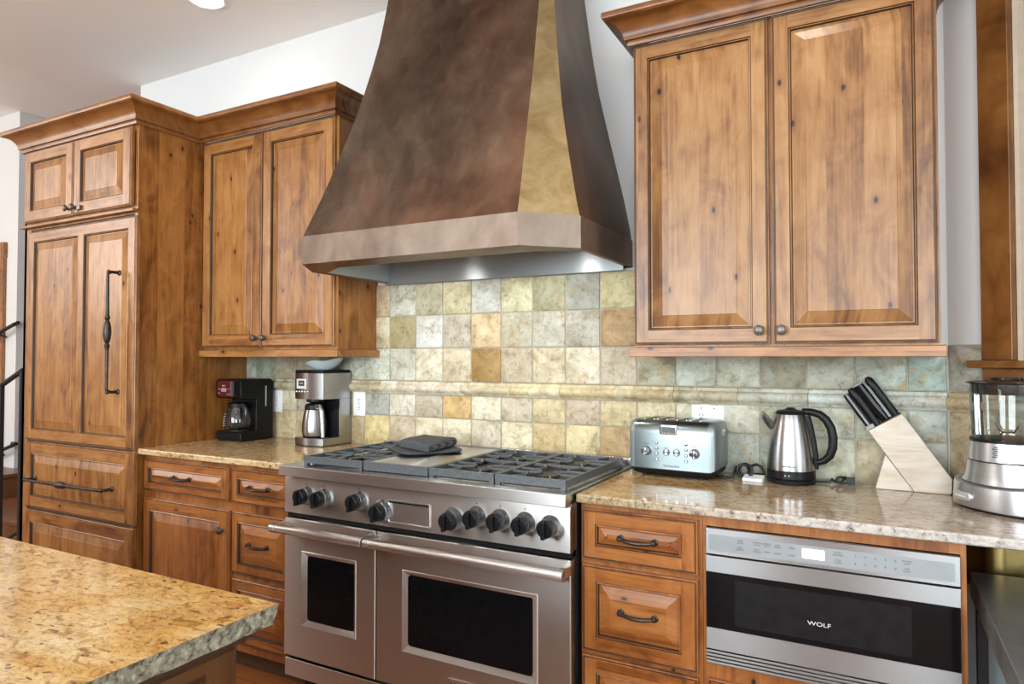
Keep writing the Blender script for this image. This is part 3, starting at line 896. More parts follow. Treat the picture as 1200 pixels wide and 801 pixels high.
for (a, b, w, s, hz) in ((0.722, 0.864, 0.034, 0.026, 0.795), (0.430, 0.684, 0.038, 0.030, 0.560), (0.141, 0.404, 0.038, 0.030, 0.300)):
    d = panel_front('drawer', t, -0.366, -0.016, a, b, yb, w=w, slope=s, grain='h', mats=[WRED, WREDH, GLAZE]); bow_pull(d, -0.200, yb - 0.021, hz)
t = base_box('three-drawer base cabinet right of the range', 1.222, 1.598)
for (a, b, w, s, hz) in ((0.711, 0.866, 0.044, 0.027, 0.789), (0.431, 0.693, 0.046, 0.032, 0.567), (0.140, 0.416, 0.046, 0.032, 0.300)):
    d = panel_front('drawer', t, 1.231, 1.586, a, b, yb, w=w, slope=s, grain='h', mats=[WRED, WREDH, GLAZE]); bow_pull(d, 1.410, yb - 0.021, hz)
# cabinet carrying the microwave drawer: frame around an opening
t = thing('microwave_cabinet', 'alder base cabinet framing the steel microwave drawer', 'cabinet', (1.91, -0.3, 0))
m = MB()
m.box(1.599, 1.609, YF - 0.001, -0.014, 0.10, CZ0 - 0.0005); m.box(2.220, 2.232, YF - 0.001, -0.014, 0.10, CZ0 - 0.0005)
m.box(1.609, 2.220, YF - 0.001, YF + 0.02, 0.853, CZ0 - 0.0005); m.box(1.609, 2.220, YF - 0.001, YF + 0.02, 0.10, 0.466)
m.box(1.609, 2.220, -0.04, -0.014, 0.10, CZ0 - 0.0005); m.box(1.609, 2.220, YF + 0.02, -0.04, 0.440, 0.466)
m.build('body', [WRED], t, smooth=False)
m = MB(); m.box(1.599, 2.232, YF + 0.07, -0.05, 0.0, 0.10); m.build('toe_kick', [BODYIN], t, smooth=False)
d = panel_front('drawer', t, 1.615, 2.212, 0.135, 0.425, yb, w=0.046, slope=0.032, grain='h', mats=[WRED, WREDH, GLAZE]); bow_pull(d, 1.91, yb - 0.021, 0.33)

# ------------------------------------------------------------------ countertops
def slab(name, outline, z0, z1, mats, label, round_edge=0.008):
    m = MB()
    m.prism(outline, 'z', z0, z1)
    o = m.build(name, mats, bevel=round_edge, bseg=3)
    if len(mats) > 1:
        for p in o.data.polygons:
            if abs(p.normal.z) < 0.5: p.material_index = 1
    return tag(o, label, 'countertop')
slab('countertop', [(FX1 + 0.001, -0.623), (-0.002, -0.623), (-0.002, -0.011), (FX1 + 0.001, -0.011)], CZ0, CZ1, [GRANL], 'gold granite countertop left of the range under the coffee makers', 0.006)
slab('countertop', [(1.2185, -0.623), (2.842, -0.623), (2.240, -0.021), (2.232, -0.011), (1.2185, -0.011)], CZ0, CZ1, [GRANR, GRANR_EDGE], 'gold and grey granite countertop right of the range under the toaster', 0.006)

# ------------------------------------------------------------------ island
IX, IY = 1.134, -1.728
random.seed(11)
m = MB()
n = 60
def edge_pts():
    out = []
    for k in range(n + 1): out.append((IX, IY - 1.45 + 1.45 * k / n))
    for k in range(1, n + 1): out.append((IX - 2.4 * k / n, IY))
    return out
ep = edge_pts()
def inward(p, d):
    x, y = p
    if abs(x - IX) < 1e-6: x -= d
    if abs(y - IY) < 1e-6: y -= d
    return (x, y)
levels = [(0.0, CZ1, 0.0), (0.001, CZ1 - 0.003, 0.0008), (0.001, CZ1 - 0.013, 0.0025), (0.002, CZ1 - 0.025, 0.0025), (0.005, CZ1 - 0.034, 0.002)]
ids = []
for li, (dd, z, jit) in enumerate(levels):
    row = []
    for p in ep:
        q = inward(p, dd + (random.uniform(-jit, jit) if jit else 0))
        row.append(m.add((q[0], q[1], z)))
    ids.append(row)
for a in range(len(levels) - 1):
    for k in range(len(ep) - 1): m.face((ids[a][k], ids[a][k + 1], ids[a + 1][k + 1], ids[a + 1][k]), 1)
bx0, by0 = IX - 2.4, IY - 1.45
c1 = m.add((bx0, by0, CZ1)); c2 = m.add((bx0, by0, levels[-1][1]))
m.face([*ids[0], c1], 0); m.face([*reversed(ids[-1]), c2], 1)
m.face((ids[0][0], ids[-1][0], c2, c1), 1); m.face((ids[0][-1], c1, c2, ids[-1][-1]), 1)
o = m.build('island_countertop', [GRAN, GEDGE], angle=50)
tag(o, 'gold granite island top with a rough chiselled edge in the foreground', 'countertop')
t = thing('island_cabinet', 'dark aged alder island cabinet under the foreground granite top', 'cabinet', (0.0, -2.4, 0))
ICX, ICY = 1.098, -1.778
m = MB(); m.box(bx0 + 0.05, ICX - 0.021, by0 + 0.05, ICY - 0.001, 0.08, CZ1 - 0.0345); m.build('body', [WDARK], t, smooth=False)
m = MB(); m.box(bx0 + 0.10, ICX - 0.08, by0 + 0.1, ICY - 0.06, 0, 0.08); m.build('toe_kick', [BODYIN], t, smooth=False)
m = MB(); m.box(ICX - 0.03, ICX + 0.012, by0 + 0.04, ICY + 0.010, CZ1 - 0.052, CZ1 - 0.0345); m.box(bx0 + 0.04, ICX, ICY - 0.03, ICY + 0.010, CZ1 - 0.052, CZ1 - 0.0345)
m.build('top_molding', GLAZE, t, bevel=0.004)
IM = Matrix.Translation((ICX - 0.021, ICY, 0)) @ Matrix.Rotation(PI / 2, 4, 'Z')      # local -y looks to +x
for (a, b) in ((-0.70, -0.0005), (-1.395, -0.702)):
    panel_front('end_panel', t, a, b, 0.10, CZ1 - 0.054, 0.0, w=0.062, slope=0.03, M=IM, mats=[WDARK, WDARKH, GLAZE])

# ------------------------------------------------------------------ range
R = thing('range', 'wide stainless steel dual oven range with black knobs under the copper hood', 'range', (0.608, -0.33, 0))
RX0, RX1 = 0.0025, 1.2145
m = MB(); m.box(RX0 + 0.004, RX1 - 0.004, -0.62, -0.014, 0.12, 0.90); m.build('body', [plain('dark_range_side', (0.05, 0.05, 0.055), 0.35, 0.6, noise=0.1)], R, smooth=False)
m = MB(); m.box(RX0 + 0.02, RX1 - 0.02, -0.56, -0.06, 0.0, 0.12); m.build('plinth', BLACKPL, R, smooth=False)
# deck with a rolled bullnose front
m = MB()
prof = [(-0.012, 0.897), (-0.640, 0.897), (-0.655, 0.884), (-0.678, 0.8795), (-0.685, 0.8805), (-0.6862, 0.8825), (-0.6862, 0.9195), (-0.012, 0.9195)]
m.prism(prof, 'x', RX0, RX1)
m.build('cooktop_deck', [STEELTOP, STEEL], R, bevel=0.0025, bseg=3, angle=25)
for p_ in bpy.data.objects['cooktop_deck'].data.polygons:
    if p_.normal.y < -0.8: p_.material_index = 1
m = MB(); m.prism([(-0.012, 0.9195), (-0.050, 0.9195), (-0.050, 0.940), (-0.046, 0.948), (-0.012, 0.948)], 'x', RX0, RX1)
o = m.build('back_trim', [STEELTOP], R, bevel=0.001)
m = MB()
for k in range(46): m.box(0.385 + k * 0.0065, 0.3885 + k * 0.0065, -0.0512, -0.0490, 0.9405, 0.9450)
m.build('vent_hole', BLACKPL, o, smooth=False)['kind'] = 'stuff'
# control panel
m = MB(); m.prism([(-0.60, 0.735), (-0.652, 0.735), (-0.652, 0.866), (-0.642, 0.884), (-0.60, 0.884)], 'x', RX0, RX1 - 0.001)
panel = m.build('control_panel', [STEEL], R, bevel=0.001)
m = MB(); m.box(RX0 + 0.004, RX1 - 0.004, -0.64, -0.60, 0.716, 0.735); m.build('panel_gap', BLACKPL, R, smooth=False)
KN = [(0.118, 0.808, 0), (0.206, 0.808, 0), (0.378, 0.812, 0), (0.487, 0.788, 1), (0.785, 0.792, 1), (0.879, 0.811, 0), (0.968, 0.811, 0), (1.059, 0.811, 0), (1.148, 0.811, 0)]
for (x, z, big) in KN:
    m = MB()
    rb = 0.041 if big else 0.0355
    m.lathe([(rb, 0), (rb * 0.92, 0.006), (rb * 0.86, 0.020), (rb * 0.80, 0.023), (rb * 0.6, 0.0235)], (x, -0.652, z), 'y', 32, 0)
    kb = m.build('knob_bezel', [STEELC], panel)
    m = MB()
    r = 0.0290
    m.lathe([(r * 0.94, 0.020), (r, 0.024), (r * 0.97, 0.046), (r * 0.86, 0.050), (0.0005, 0.0505)], (x, -0.652, z), 'y', 28, 0)
    m.box(x - 0.0062, x + 0.0062, -0.652 - 0.064, -0.652 - 0.046, z - 0.029, z + 0.025, 0)
    m.build('knob', [BLACKPL], panel, bevel=0.0025)
    m = MB()
    if big:
        for k in range(16):
            a = 2 * PI * k / 16
            cx, cz = x + 0.0325 * math.cos(a), z + 0.0325 * math.sin(a)
            m.box(cx - 0.0009, cx + 0.0009, -0.652 - 0.0236, -0.652 - 0.022, cz - 0.0018, cz + 0.0018)
    else:
        m.lathe([(0.0022, 0), (0.0022, 0.0008)], (x, -0.652, z + 0.0445), 'y', 10)
    m.build('dial_mark', [INK if not big else INKGREY], panel, smooth=False)
m = MB()
def rrect(x0, x1, z0, z1, r, y, n=4):
    out = []
    for (cx, cz, s) in ((x1 - r, z1 - r, 0), (x0 + r, z1 - r, 1), (x0 + r, z0 + r, 2), (x1 - r, z0 + r, 3)):
        for k in range(n + 1):
            a = PI / 2 * s + PI / 2 * k / n
            out.append((cx + r * math.cos(a), y, cz + r * math.sin(a)))
    return out
m.loft([rrect(0.512, 0.696, 0.750, 0.832, 0.008, -0.6515), rrect(0.512, 0.696, 0.750, 0.832, 0.008, -0.6560), rrect(0.5155, 0.6925, 0.7535, 0.8285, 0.007, -0.6565), rrect(0.518, 0.690, 0.756, 0.826, 0.006, -0.6535)], 0, True, True)
m.box(0.518, 0.690, -0.6562, -0.6540, 0.822, 0.8262, 1)
dp = m.build('display_panel', [STEEL, BLACKPL], panel, smooth=False)
# oven doors
def oven_door(x0, x1, win, name='oven_door'):
    m = MB()
    z0, z1, yf = 0.184, 0.713, -0.652
    wx0, wx1, wz0, wz1 = win[0]; fx0, fx1, fz0, fz1 = win[1]
    m.loft([rect_ring(x0, x1, z0, z1, yf + 0.03), rect_ring(x0, x1, z0, z1, yf + 0.003), rect_ring(x0 + 0.003, x1 - 0.003, z0 + 0.003, z1 - 0.003, yf)], 0, True, False)
    m.loft([rect_ring(x0 + 0.003, x1 - 0.003, z0 + 0.003, z1 - 0.003, yf), rect_ring(fx0, fx1, fz0, fz1, yf), rect_ring(fx0 + 0.003, fx1 - 0.003, fz0 + 0.003, fz1 - 0.003, yf - 0.003), rect_ring(wx0, wx1, wz0, wz1, yf + 0.006), rect_ring(wx0, wx1, wz0, wz1, yf + 0.012)], 0, False, True)
    d = m.build(name, [STEEL], R, smooth=False)
    g = MB(); g.loft([rrect(wx0, wx1, wz0, wz1, 0.014, yf + 0.0119), rrect(wx0, wx1, wz0, wz1, 0.014, yf + 0.005)], 0)
    g.build('oven_window', [DARKGLASS], d)
    return d
d1 = oven_door(RX0, 0.4535, ((0.120, 0.350, 0.332, 0.577), (0.093, 0.367, 0.308, 0.594)))
d2 = oven_door(0.4585, RX1, ((0.596, 1.082, 0.332, 0.577), (0.573, 1.104, 0.308, 0.594)))
def oven_handle(d, x0, x1):
    m = MB(); zz, yy = 0.686, -0.716
    m.tube([(x0, yy, zz), (x1, yy, zz)], 0.0165, 24)
    for a, b in ((x0 - 0.001, x0 + 0.026), (x1 - 0.026, x1 + 0.001)):
        m.tube([(a, yy, zz), (b, yy, zz)], 0.0178, 24)
        m.box(a + 0.003, b - 0.003, yy, -0.652, zz - 0.016, zz + 0.014)
    h = m.build('handle', [STEEL], d, bevel=0.001)
    return h
h1 = oven_handle(d1, 0.001, 0.4515)
h2 = oven_handle(d2, 0.4605, 1.219)
# square emblem on the right-hand end of the long handle: a small framed W shape
EM = Matrix.Translation((1.2202, -0.716, 0.686)) @ Matrix.Rotation(PI / 2, 4, 'Z') @ Matrix.Rotation(PI / 2, 4, 'X')
m = MB(EM)
for b in ((-0.009, 0.009, -0.009, -0.0075), (-0.009, 0.009, 0.0075, 0.009), (-0.009, -0.0075, -0.009, 0.009), (0.0075, 0.009, -0.009, 0.009)):
    m.box(b[0], b[1], b[2], b[3], 0, 0.0006)
m.build('emblem_frame', [INKGREY], h2, smooth=False)
lettering('emblem', 'W', 0.014, EM, INKGREY, h2)
m = MB(); m.box(RX0 + 0.002, RX1 - 0.002, -0.648, -0.62, 0.105, 0.172); m.build('kick_panel', [STEEL], R, bevel=0.002)
m = MB(); m.box(RX0 + 0.006, RX1 - 0.006, -0.63, -0.61, 0.170, 0.186); m.build('kick_gap', BLACKPL, R, smooth=False)
m = MB(); m.box(0.768, 0.905, -0.6555, -0.652, 0.215, 0.262, 0); m.box(0.772, 0.901, -0.6560, -0.6554, 0.219, 0.258, 1)
bd = m.build('badge', [CHROME, STEEL], d2, smooth=False)
lettering('badge_lettering', 'WOLF', 0.034, face_front(0.8365, -0.6562, 0.2385), INK, bd, sx=1.25)
# burners and grates
GZ = 0.953
PANM = plain('dark_burner_pan', (0.035, 0.036, 0.038), 0.4, 0.4, noise=0.15)
def grate(x0, x1, y0, y1):
    m = MB(); b = 0.011; zb = GZ - 0.026
    m.box(x0, x1, y0, y0 + b, zb, GZ); m.box(x0, x1, y1 - b, y1, zb, GZ)
    m.box(x0, x0 + b * 0.8, y0 + b, y1 - b, zb, GZ); m.box(x1 - b * 0.8, x1, y0 + b, y1 - b, zb, GZ)
    ym = (y0 + y1) / 2; m.box(x0 + b, x1 - b, ym - 0.0045, ym + 0.0045, GZ - 0.012, GZ - 0.0005)
    def bar(pts, w=0.0038):
        for (p, q) in zip(pts[:-1], pts[1:]):
            p, q = Vector(p + (0,)), Vector(q + (0,))
            d = (q - p).normalized(); nn = Vector((-d.y, d.x, 0)) * w
            e = d * 0.002
            cs = [p - nn - e, q - nn + e, q + nn + e, p + nn - e]
            m.loft([[(c.x, c.y, GZ - 0.010) for c in cs], [(c.x, c.y, GZ - 0.001) for c in cs]], 0)
    xc = (x0 + x1) / 2; hw = (x1 - x0) / 2 - b
    for (ya, yb_) in ((y0 + b, ym - 0.006), (ym + 0.006, y1 - b)):
        yc = (ya + yb_) / 2; hh = (yb_ - ya) / 2
        for s in (-1, 1):
            bar([(xc + s * 0.070, yc - hh), (xc + s * 0.044, yc - hh * 0.62), (xc + s * 0.058, yc - 0.030), (xc + s * 0.026, yc - 0.004), (xc + s * 0.026, yc + 0.010), (xc + s * 0.058, yc + 0.036), (xc + s * 0.044, yc + hh * 0.62), (xc + s * 0.070, yc + hh)])
            bar([(xc + s * hw, yc - 0.030), (xc + s * 0.058, yc - 0.030)])
            bar([(xc + s * hw, yc + 0.036), (xc + s * 0.058, yc + 0.036)])
    for px in (x0 + 0.01, x1 - 0.01):
        for py in (y0 + 0.01, y1 - 0.01): m.box(px - 0.009, px + 0.009, py - 0.009, py + 0.009, 0.9193, zb + 0.001)
    g = m.build('grate', [CASTIRON], R, bevel=0.0015, bseg=1)
    q = MB(); q.box(x0 + 0.020, x1 - 0.020, y0 + 0.020, y1 - 0.020, 0.9192, 0.9202); q.build('burner_pan', [PANM], R, smooth=False)
    for yc in ((y0 + b + ym) / 2, (ym + y1 - b) / 2):
        q = MB(); q.lathe([(0.062, 0.0), (0.060, 0.004), (0.030, 0.005), (0.030, 0.014), (0.046, 0.0145), (0.047, 0.020), (0.040, 0.0215), (0.0005, 0.022)], ((x0 + x1) / 2, yc, 0.9203), 'z', 28)
        q.build('burner', [BLACKMETAL], R)
GY0, GY1 = -0.632, -0.085
grate(0.080, 0.372, GY0, GY1); grate(0.672, 0.932, GY0, GY1); grate(0.936, 1.190, GY0, GY1)
m = MB()
m.box(0.379, 0.667, GY0, GY0 + 0.016, 0.922, GZ, 1); m.box(0.379, 0.667, GY1 - 0.006, GY1, 0.922, GZ, 1)
m.box(0.379, 0.385, GY0 + 0.016, GY1 - 0.006, 0.922, GZ, 1); m.box(0.661, 0.667, GY0 + 0.016, GY1 - 0.006, 0.922, GZ, 1)
m.box(0.385, 0.661, GY0 + 0.016, GY1 - 0.006, 0.9215, GZ - 0.002, 0)
m.build('griddle_cover', [STEELTOP, CASTIRON], R, bevel=0.001, bseg=1)

# pot holders lying on the griddle cover
def cloth_mat():
    t_ = NT('charcoal_quilted_cloth')
    v = t_.objvec((1, 1, 1))
    w = t_.n('ShaderNodeTexWave'); w.inputs['Scale'].default_value = 75; w.inputs['Distortion'].default_value = 1.2
    t_.l(v, w.inputs['Vector'])
    f = t_.noise(v, 120, 4)
    c = t_.ramp(t_.math('ADD', t_.math('MULTIPLY', w.outputs['Fac'], 0.5), t_.math('MULTIPLY', f, 0.5)), [(0.2, (0.018, 0.019, 0.023)), (0.8, (0.12, 0.128, 0.14))])
    t_.set(Base_Color=c, Roughness=0.85); t_.bump(w.outputs['Fac'], 0.5, 0.003)
    return t_.mat
CLOTH = cloth_mat()
def cloth_pad(name, corners, z0, th, wav, label, fringe=False, droop=None):
    A, B, C_, D_ = [Vector(c) for c in corners]
    m = MB(); n = 16; top, bot = [], []
    for j in range(n + 1):
        rt_, rb_ = [], []
        for i in range(n + 1):
            u, v = i / n, j / n
            # rounded plan
            uu, vv = u, v
            p = A.lerp(B, uu).lerp(D_.lerp(C_, uu), vv)
            e = min(u, 1 - u, v, 1 - v)
            puff = th * (0.86 + 0.14 * min(1, e / 0.08) ** 0.5)
            wob = wav * (math.sin(u * 5.1 + v * 2.3) + math.sin(v * 6.7 - u * 1.7)) * 0.5
            base = z0 + (droop(u, v) if droop else 0)
            rt_.append(m.add((p.x, p.y, base + puff + wob)))
            rb_.append(m.add((p.x, p.y, base + (th * 0.5 - puff * 0.5) * 0.6)))
        top.append(rt_); bot.append(rb_)
    for j in range(n):
        for i in range(n):
            m.face((top[j][i], top[j][i + 1], top[j + 1][i + 1], top[j + 1][i]))
            m.face((bot[j][i], bot[j + 1][i], bot[j + 1][i + 1], bot[j][i + 1]))
    for k in range(n):
        m.face((top[0][k], bot[0][k], bot[0][k + 1], top[0][k + 1])); m.face((top[n][k], top[n][k + 1], bot[n][k + 1], bot[n][k]))
        m.face((top[k][0], top[k + 1][0], bot[k + 1][0], bot[k][0])); m.face((top[k][n], bot[k][n], bot[k + 1][n], top[k + 1][n]))
    o = m.build(name, [CLOTH], angle=60, subsurf=1)
    return tag(o, label, 'pot holder')
# lower pad: a round-cornered pad with a raised rim; upper: a folded towel
m = MB()
def superell(cx, cy, a, b, rot, p, z, n=40):
    out = []
    for k in range(n):
        th = 2 * PI * k / n
        c, s = math.cos(th), math.sin(th)
        x = a * math.copysign(abs(c) ** (2 / p), c); y = b * math.copysign(abs(s) ** (2 / p), s)
        out.append((cx + x * math.cos(rot) - y * math.sin(rot), cy + x * math.sin(rot) + y * math.cos(rot), z))
    return out
pc = (0.418, -0.290); pr = -0.62
m.loft([superell(*pc, 0.100, 0.110, pr, 4, GZ - 0.0019), superell(*pc, 0.119, 0.129, pr, 4, GZ + 0.003), superell(*pc, 0.123, 0.133, pr, 4, GZ + 0.008), superell(*pc, 0.118, 0.128, pr, 4, GZ + 0.0115), superell(*pc, 0.108, 0.118, pr, 4, GZ + 0.0085), superell(*pc, 0.02, 0.02, pr, 4, GZ + 0.0075)], 0)
tag(m.build('pot_holder', [CLOTH], angle=60), 'flat charcoal pot holder lying under the folded towel on the griddle', 'pot holder')
cloth_pad('folded_towel', [(0.300, -0.318), (0.508, -0.402), (0.492, -0.168), (0.300, -0.150)], GZ + 0.0085, 0.036, 0.0022,
          'thick folded charcoal towel on the range griddle', droop=lambda u, v: 0.006 * v)['category'] = 'towel'

# ------------------------------------------------------------------ copper hood
HD = thing('range_hood', 'tall flared copper range hood with a gold reflection coloured onto its chamfers above the range', 'range hood', (0.585, -0.33, 1.69))
HOOD_LEVELS = [
    (1.795, 0.69, 0.1278, 1.0515, -0.0427, 1.202, -0.5413, -0.5413),
    (1.84, 0.6658, 0.1296, 1.0439, -0.0427, 1.1962, -0.5515, -0.5515),
    (1.89, 0.6409, 0.1341, 1.0368, -0.0352, 1.1862, -0.5487, -0.5487),
    (1.95, 0.6154, 0.1452, 1.0305, -0.0184, 1.1742, -0.5442, -0.5442),
    (2.02, 0.5924, 0.1636, 1.0259, 0.0118, 1.1577, -0.5318, -0.5318),
    (2.1, 0.566, 0.1808, 1.0209, 0.043, 1.1387, -0.5135, -0.5135),
    (2.2, 0.5296, 0.1971, 1.0128, 0.0749, 1.115, -0.4882, -0.4882),
    (2.3, 0.4932, 0.2124, 1.0048, 0.1055, 1.0917, -0.4525, -0.4525),
    (2.4, 0.4577, 0.2215, 0.9965, 0.1293, 1.0687, -0.417, -0.417),
    (2.52, 0.4161, 0.2293, 0.9853, 0.1472, 1.0474, -0.3872, -0.3872),
    (2.65, 0.3727, 0.2332, 0.9743, 0.1599, 1.0276, -0.359, -0.359),
    (2.8, 0.3327, 0.2344, 0.9673, 0.175, 1.0067, -0.3258, -0.3258),
    (3.024, 0.2862, 0.2425, 0.9509, 0.1897, 0.9838, -0.2802, -0.2802),
]
for k_, q in enumerate(HOOD_LEVELS):          # left corner cut a little steeper than the right one
    c_ = q[5] - q[3]
    HOOD_LEVELS[k_] = q[:4] + (q[2] - c_ * 0.95, q[5], -q[1] + c_ * 1.32, q[7])
def hring(lv, z=None):
    zz, d, xl, xr, sl, sr, yl, yr = lv
    zz = zz if z is None else z
    return [(sl, -0.012, zz), (sl, yl, zz), (xl, -d, zz), (xr, -d, zz), (sr, yr, zz), (sr, -0.012, zz)]
m = MB()
rings = [[m.add(p) for p in hring(l)] for l in HOOD_LEVELS]
for a, b in zip(rings[:-1], rings[1:]):
    for j in range(6):
        k = (j + 1) % 6
        m.face((a[j], a[k], b[k], b[j]), 1 if j in (1, 3) else 0)
m.face(rings[-1], 0)
m.build('canopy', [COPPER, GOLDREFL], HD, angle=20)
b0 = HOOD_LEVELS[0]
def grow(lv, o):
    zz, d, xl, xr, sl, sr, yl, yr = lv
    return (zz, d + o, xl - o * 0.4, xr + o * 0.4, sl - o, sr + o, yl - o * 0.4, yr - o * 0.4)
ob, ib = grow(b0, 0.004), grow(b0, -0.004)
lip, lin = grow(b0, -0.085), grow(b0, -0.087)
m = MB()
lipr = [(b0[4] + 0.022, -0.012), (b0[4] + 0.022, b0[6] + 0.06), (b0[2] + 0.035, -0.535), (b0[3] - 0.015, -0.535), (b0[5] - 0.022, b0[7] + 0.085), (b0[5] - 0.022, -0.012)]
lipring = lambda z, o=0.0: [(x + (o if k in (0, 1) else -o if k in (4, 5) else 0), y + (o if k in (1, 2, 3, 4) else 0), z) for k, (x, y) in enumerate(lipr)]
m.loft([lipring(1.694), hring(ib, 1.694), hring(ob, 1.690), hring(ob, 1.796), hring(b0, 1.7965)], 0, False, False, mats=[1, 0, 0, 0])
m.build('band', [BANDM, COPPER], HD, angle=20)
m = MB()
m.loft([lipring(1.6935), lipring(1.838, 0.03), lipring(1.839, 0.032)], 0, False, True)
ln = m.build('liner', [LINER], HD, angle=20)
# steel back plate of the liner hanging a little lower against the tiles
m = MB(); m.box(-0.015, 1.172, -0.024, -0.0125, 1.681, 1.832)
for k in range(9): m.lathe([(0.003, 0), (0.003, 0.0015), (0.001, 0.0018)], (0.05 + k * 0.13, -0.024, 1.690), 'y', 8)
m.build('liner_back', [LINER], HD, bevel=0.001)
for x in (0.28, 0.90):
    m = MB(); m.lathe([(0.032, 0.0), (0.032, -0.004)], (x, -0.36, 1.8378), 'z', 20, 1)
    m.lathe([(0.040, 0.0), (0.040, -0.003), (0.033, -0.003)], (x, -0.36, 1.8379), 'z', 20, 0, True, False)
    m.build('lamp', [CHROME, HOODLAMP], HD)
    ld = bpy.data.lights.new('hood_lamp', 'SPOT'); ld.energy = 8; ld.color = (1.0, 0.95, 0.86); ld.spot_size = 2.5; ld.spot_blend = 0.5; ld.shadow_soft_size = 0.03
    lo = bpy.data.objects.new('hood_lamp', ld); COL.objects.link(lo); lo.location = (x, -0.36, 1.825)
    lo.rotation_euler = (math.radians(12), 0, 0)

# ------------------------------------------------------------------ microwave drawer
MW = thing('built_in_microwave', 'stainless microwave drawer with a lit clock under the right counter', 'microwave', (1.915, -0.3, 0.47))
x0, x1, yf = 1.6105, 2.2185, -0.600
m = MB(); m.box(x0 + 0.006, x1 - 0.006, -0.56, -0.05, 0.47, 0.850); m.build('body', [plain('microwave_case', (0.25, 0.25, 0.26), 0.4, 0.8, noise=0.05)], MW, smooth=False)
m = MB(); m.box(x0, x1, yf, -0.559, 0.7785, 0.851); cpn = m.build('control_panel', [STEELC], MW, bevel=0.0015)
m = MB(); m.loft([rrect(x0 + 0.008, x1 - 0.012, 0.7885, 0.8345, 0.004, yf + 0.0005), rrect(x0 + 0.008, x1 - 0.012, 0.7885, 0.8345, 0.004, yf - 0.0008)], 0)
strip = m.build('control_strip', [SCREENGREY], cpn)
m = MB(); m.loft([rrect(1.864, 1.919, 0.8005, 0.8265, 0.002, yf - 0.0006), rrect(1.864, 1.919, 0.8005, 0.8265, 0.002, yf - 0.0014)], 0)
clk = m.build('clock_display', [CLOCKM], strip)
lettering('clock_digits', '1:10', 0.017, face_front(1.888, yf - 0.0015, 0.8135), INKGREY, clk, 0.0001)
yl = yf - 0.0009
for (txt, x, z) in (('SENS\nCOOK', 1.705, 0.822), ('SENS\nREHEAT', 1.705, 0.803), ('SENSOR\nCOOK', 1.750, 0.822), ('DEFROST\nAUTO', 1.775, 0.822), ('KEEP\nWARM', 1.802, 0.822), ('MELT\nSOFTEN', 1.750, 0.803), ('TIMER', 1.775, 0.803), ('CLOCK', 1.802, 0.803),
                    ('OPEN', 1.838, 0.822), ('CLOSE', 1.838, 0.803), ('START\nADD MIN', 1.950, 0.822), ('STOP\nCLEAR', 1.950, 0.803), ('POWER\nLEVEL', 2.106, 0.822), ('TIME\nCOOK', 2.106, 0.803)):
    lettering('key_label', txt, 0.0060, face_front(x, yl, z), INK, strip, 0.0001)
for k in range(5):
    lettering('key_digit', str(k + 1), 0.0085, face_front(1.991 + 0.0225 * k, yl, 0.822), INK, strip, 0.0001)
    lettering('key_digit', str((k + 6) % 10), 0.0085, face_front(1.991 + 0.0225 * k, yl, 0.803), INK, strip, 0.0001)
m = MB()
m.box(x0, x1, yf, -0.559, 0.512, 0.774, 0)
m.box(x0 + 0.001, x1 - 0.001, yf - 0.0012, yf + 0.001, 0.572, 0.729, 1)
dr = m.build('door', [STEELC, DARKGLASS], MW, bevel=0.001)
m = MB(); m.box(1.690, 2.115, yf - 0.0016, yf - 0.0011, 0.588, 0.713)
m.build('inner_window', [plain('dotted_window_screen', (0.012, 0.013, 0.015), 0.14, noise=0.2, Specular_IOR_Level=0.14)], dr, smooth=False)
lettering('logo_lettering', 'WOLF', 0.0150, face_front(1.904, yf - 0.0019, 0.6315), LOGOW, dr, 0.0002, sx=1.35)
m = MB()
m.box(x0, x1, yf + 0.022, -0.559, 0.470, 0.5085, 1)
for k in range(4): m.box(x0, x1, yf, yf + 0.024, 0.4725 + k * 0.0098, 0.4790 + k * 0.0098, 0)
m.build('vent_grille', [STEELC, BLACKPL], MW, bevel=0.0006)

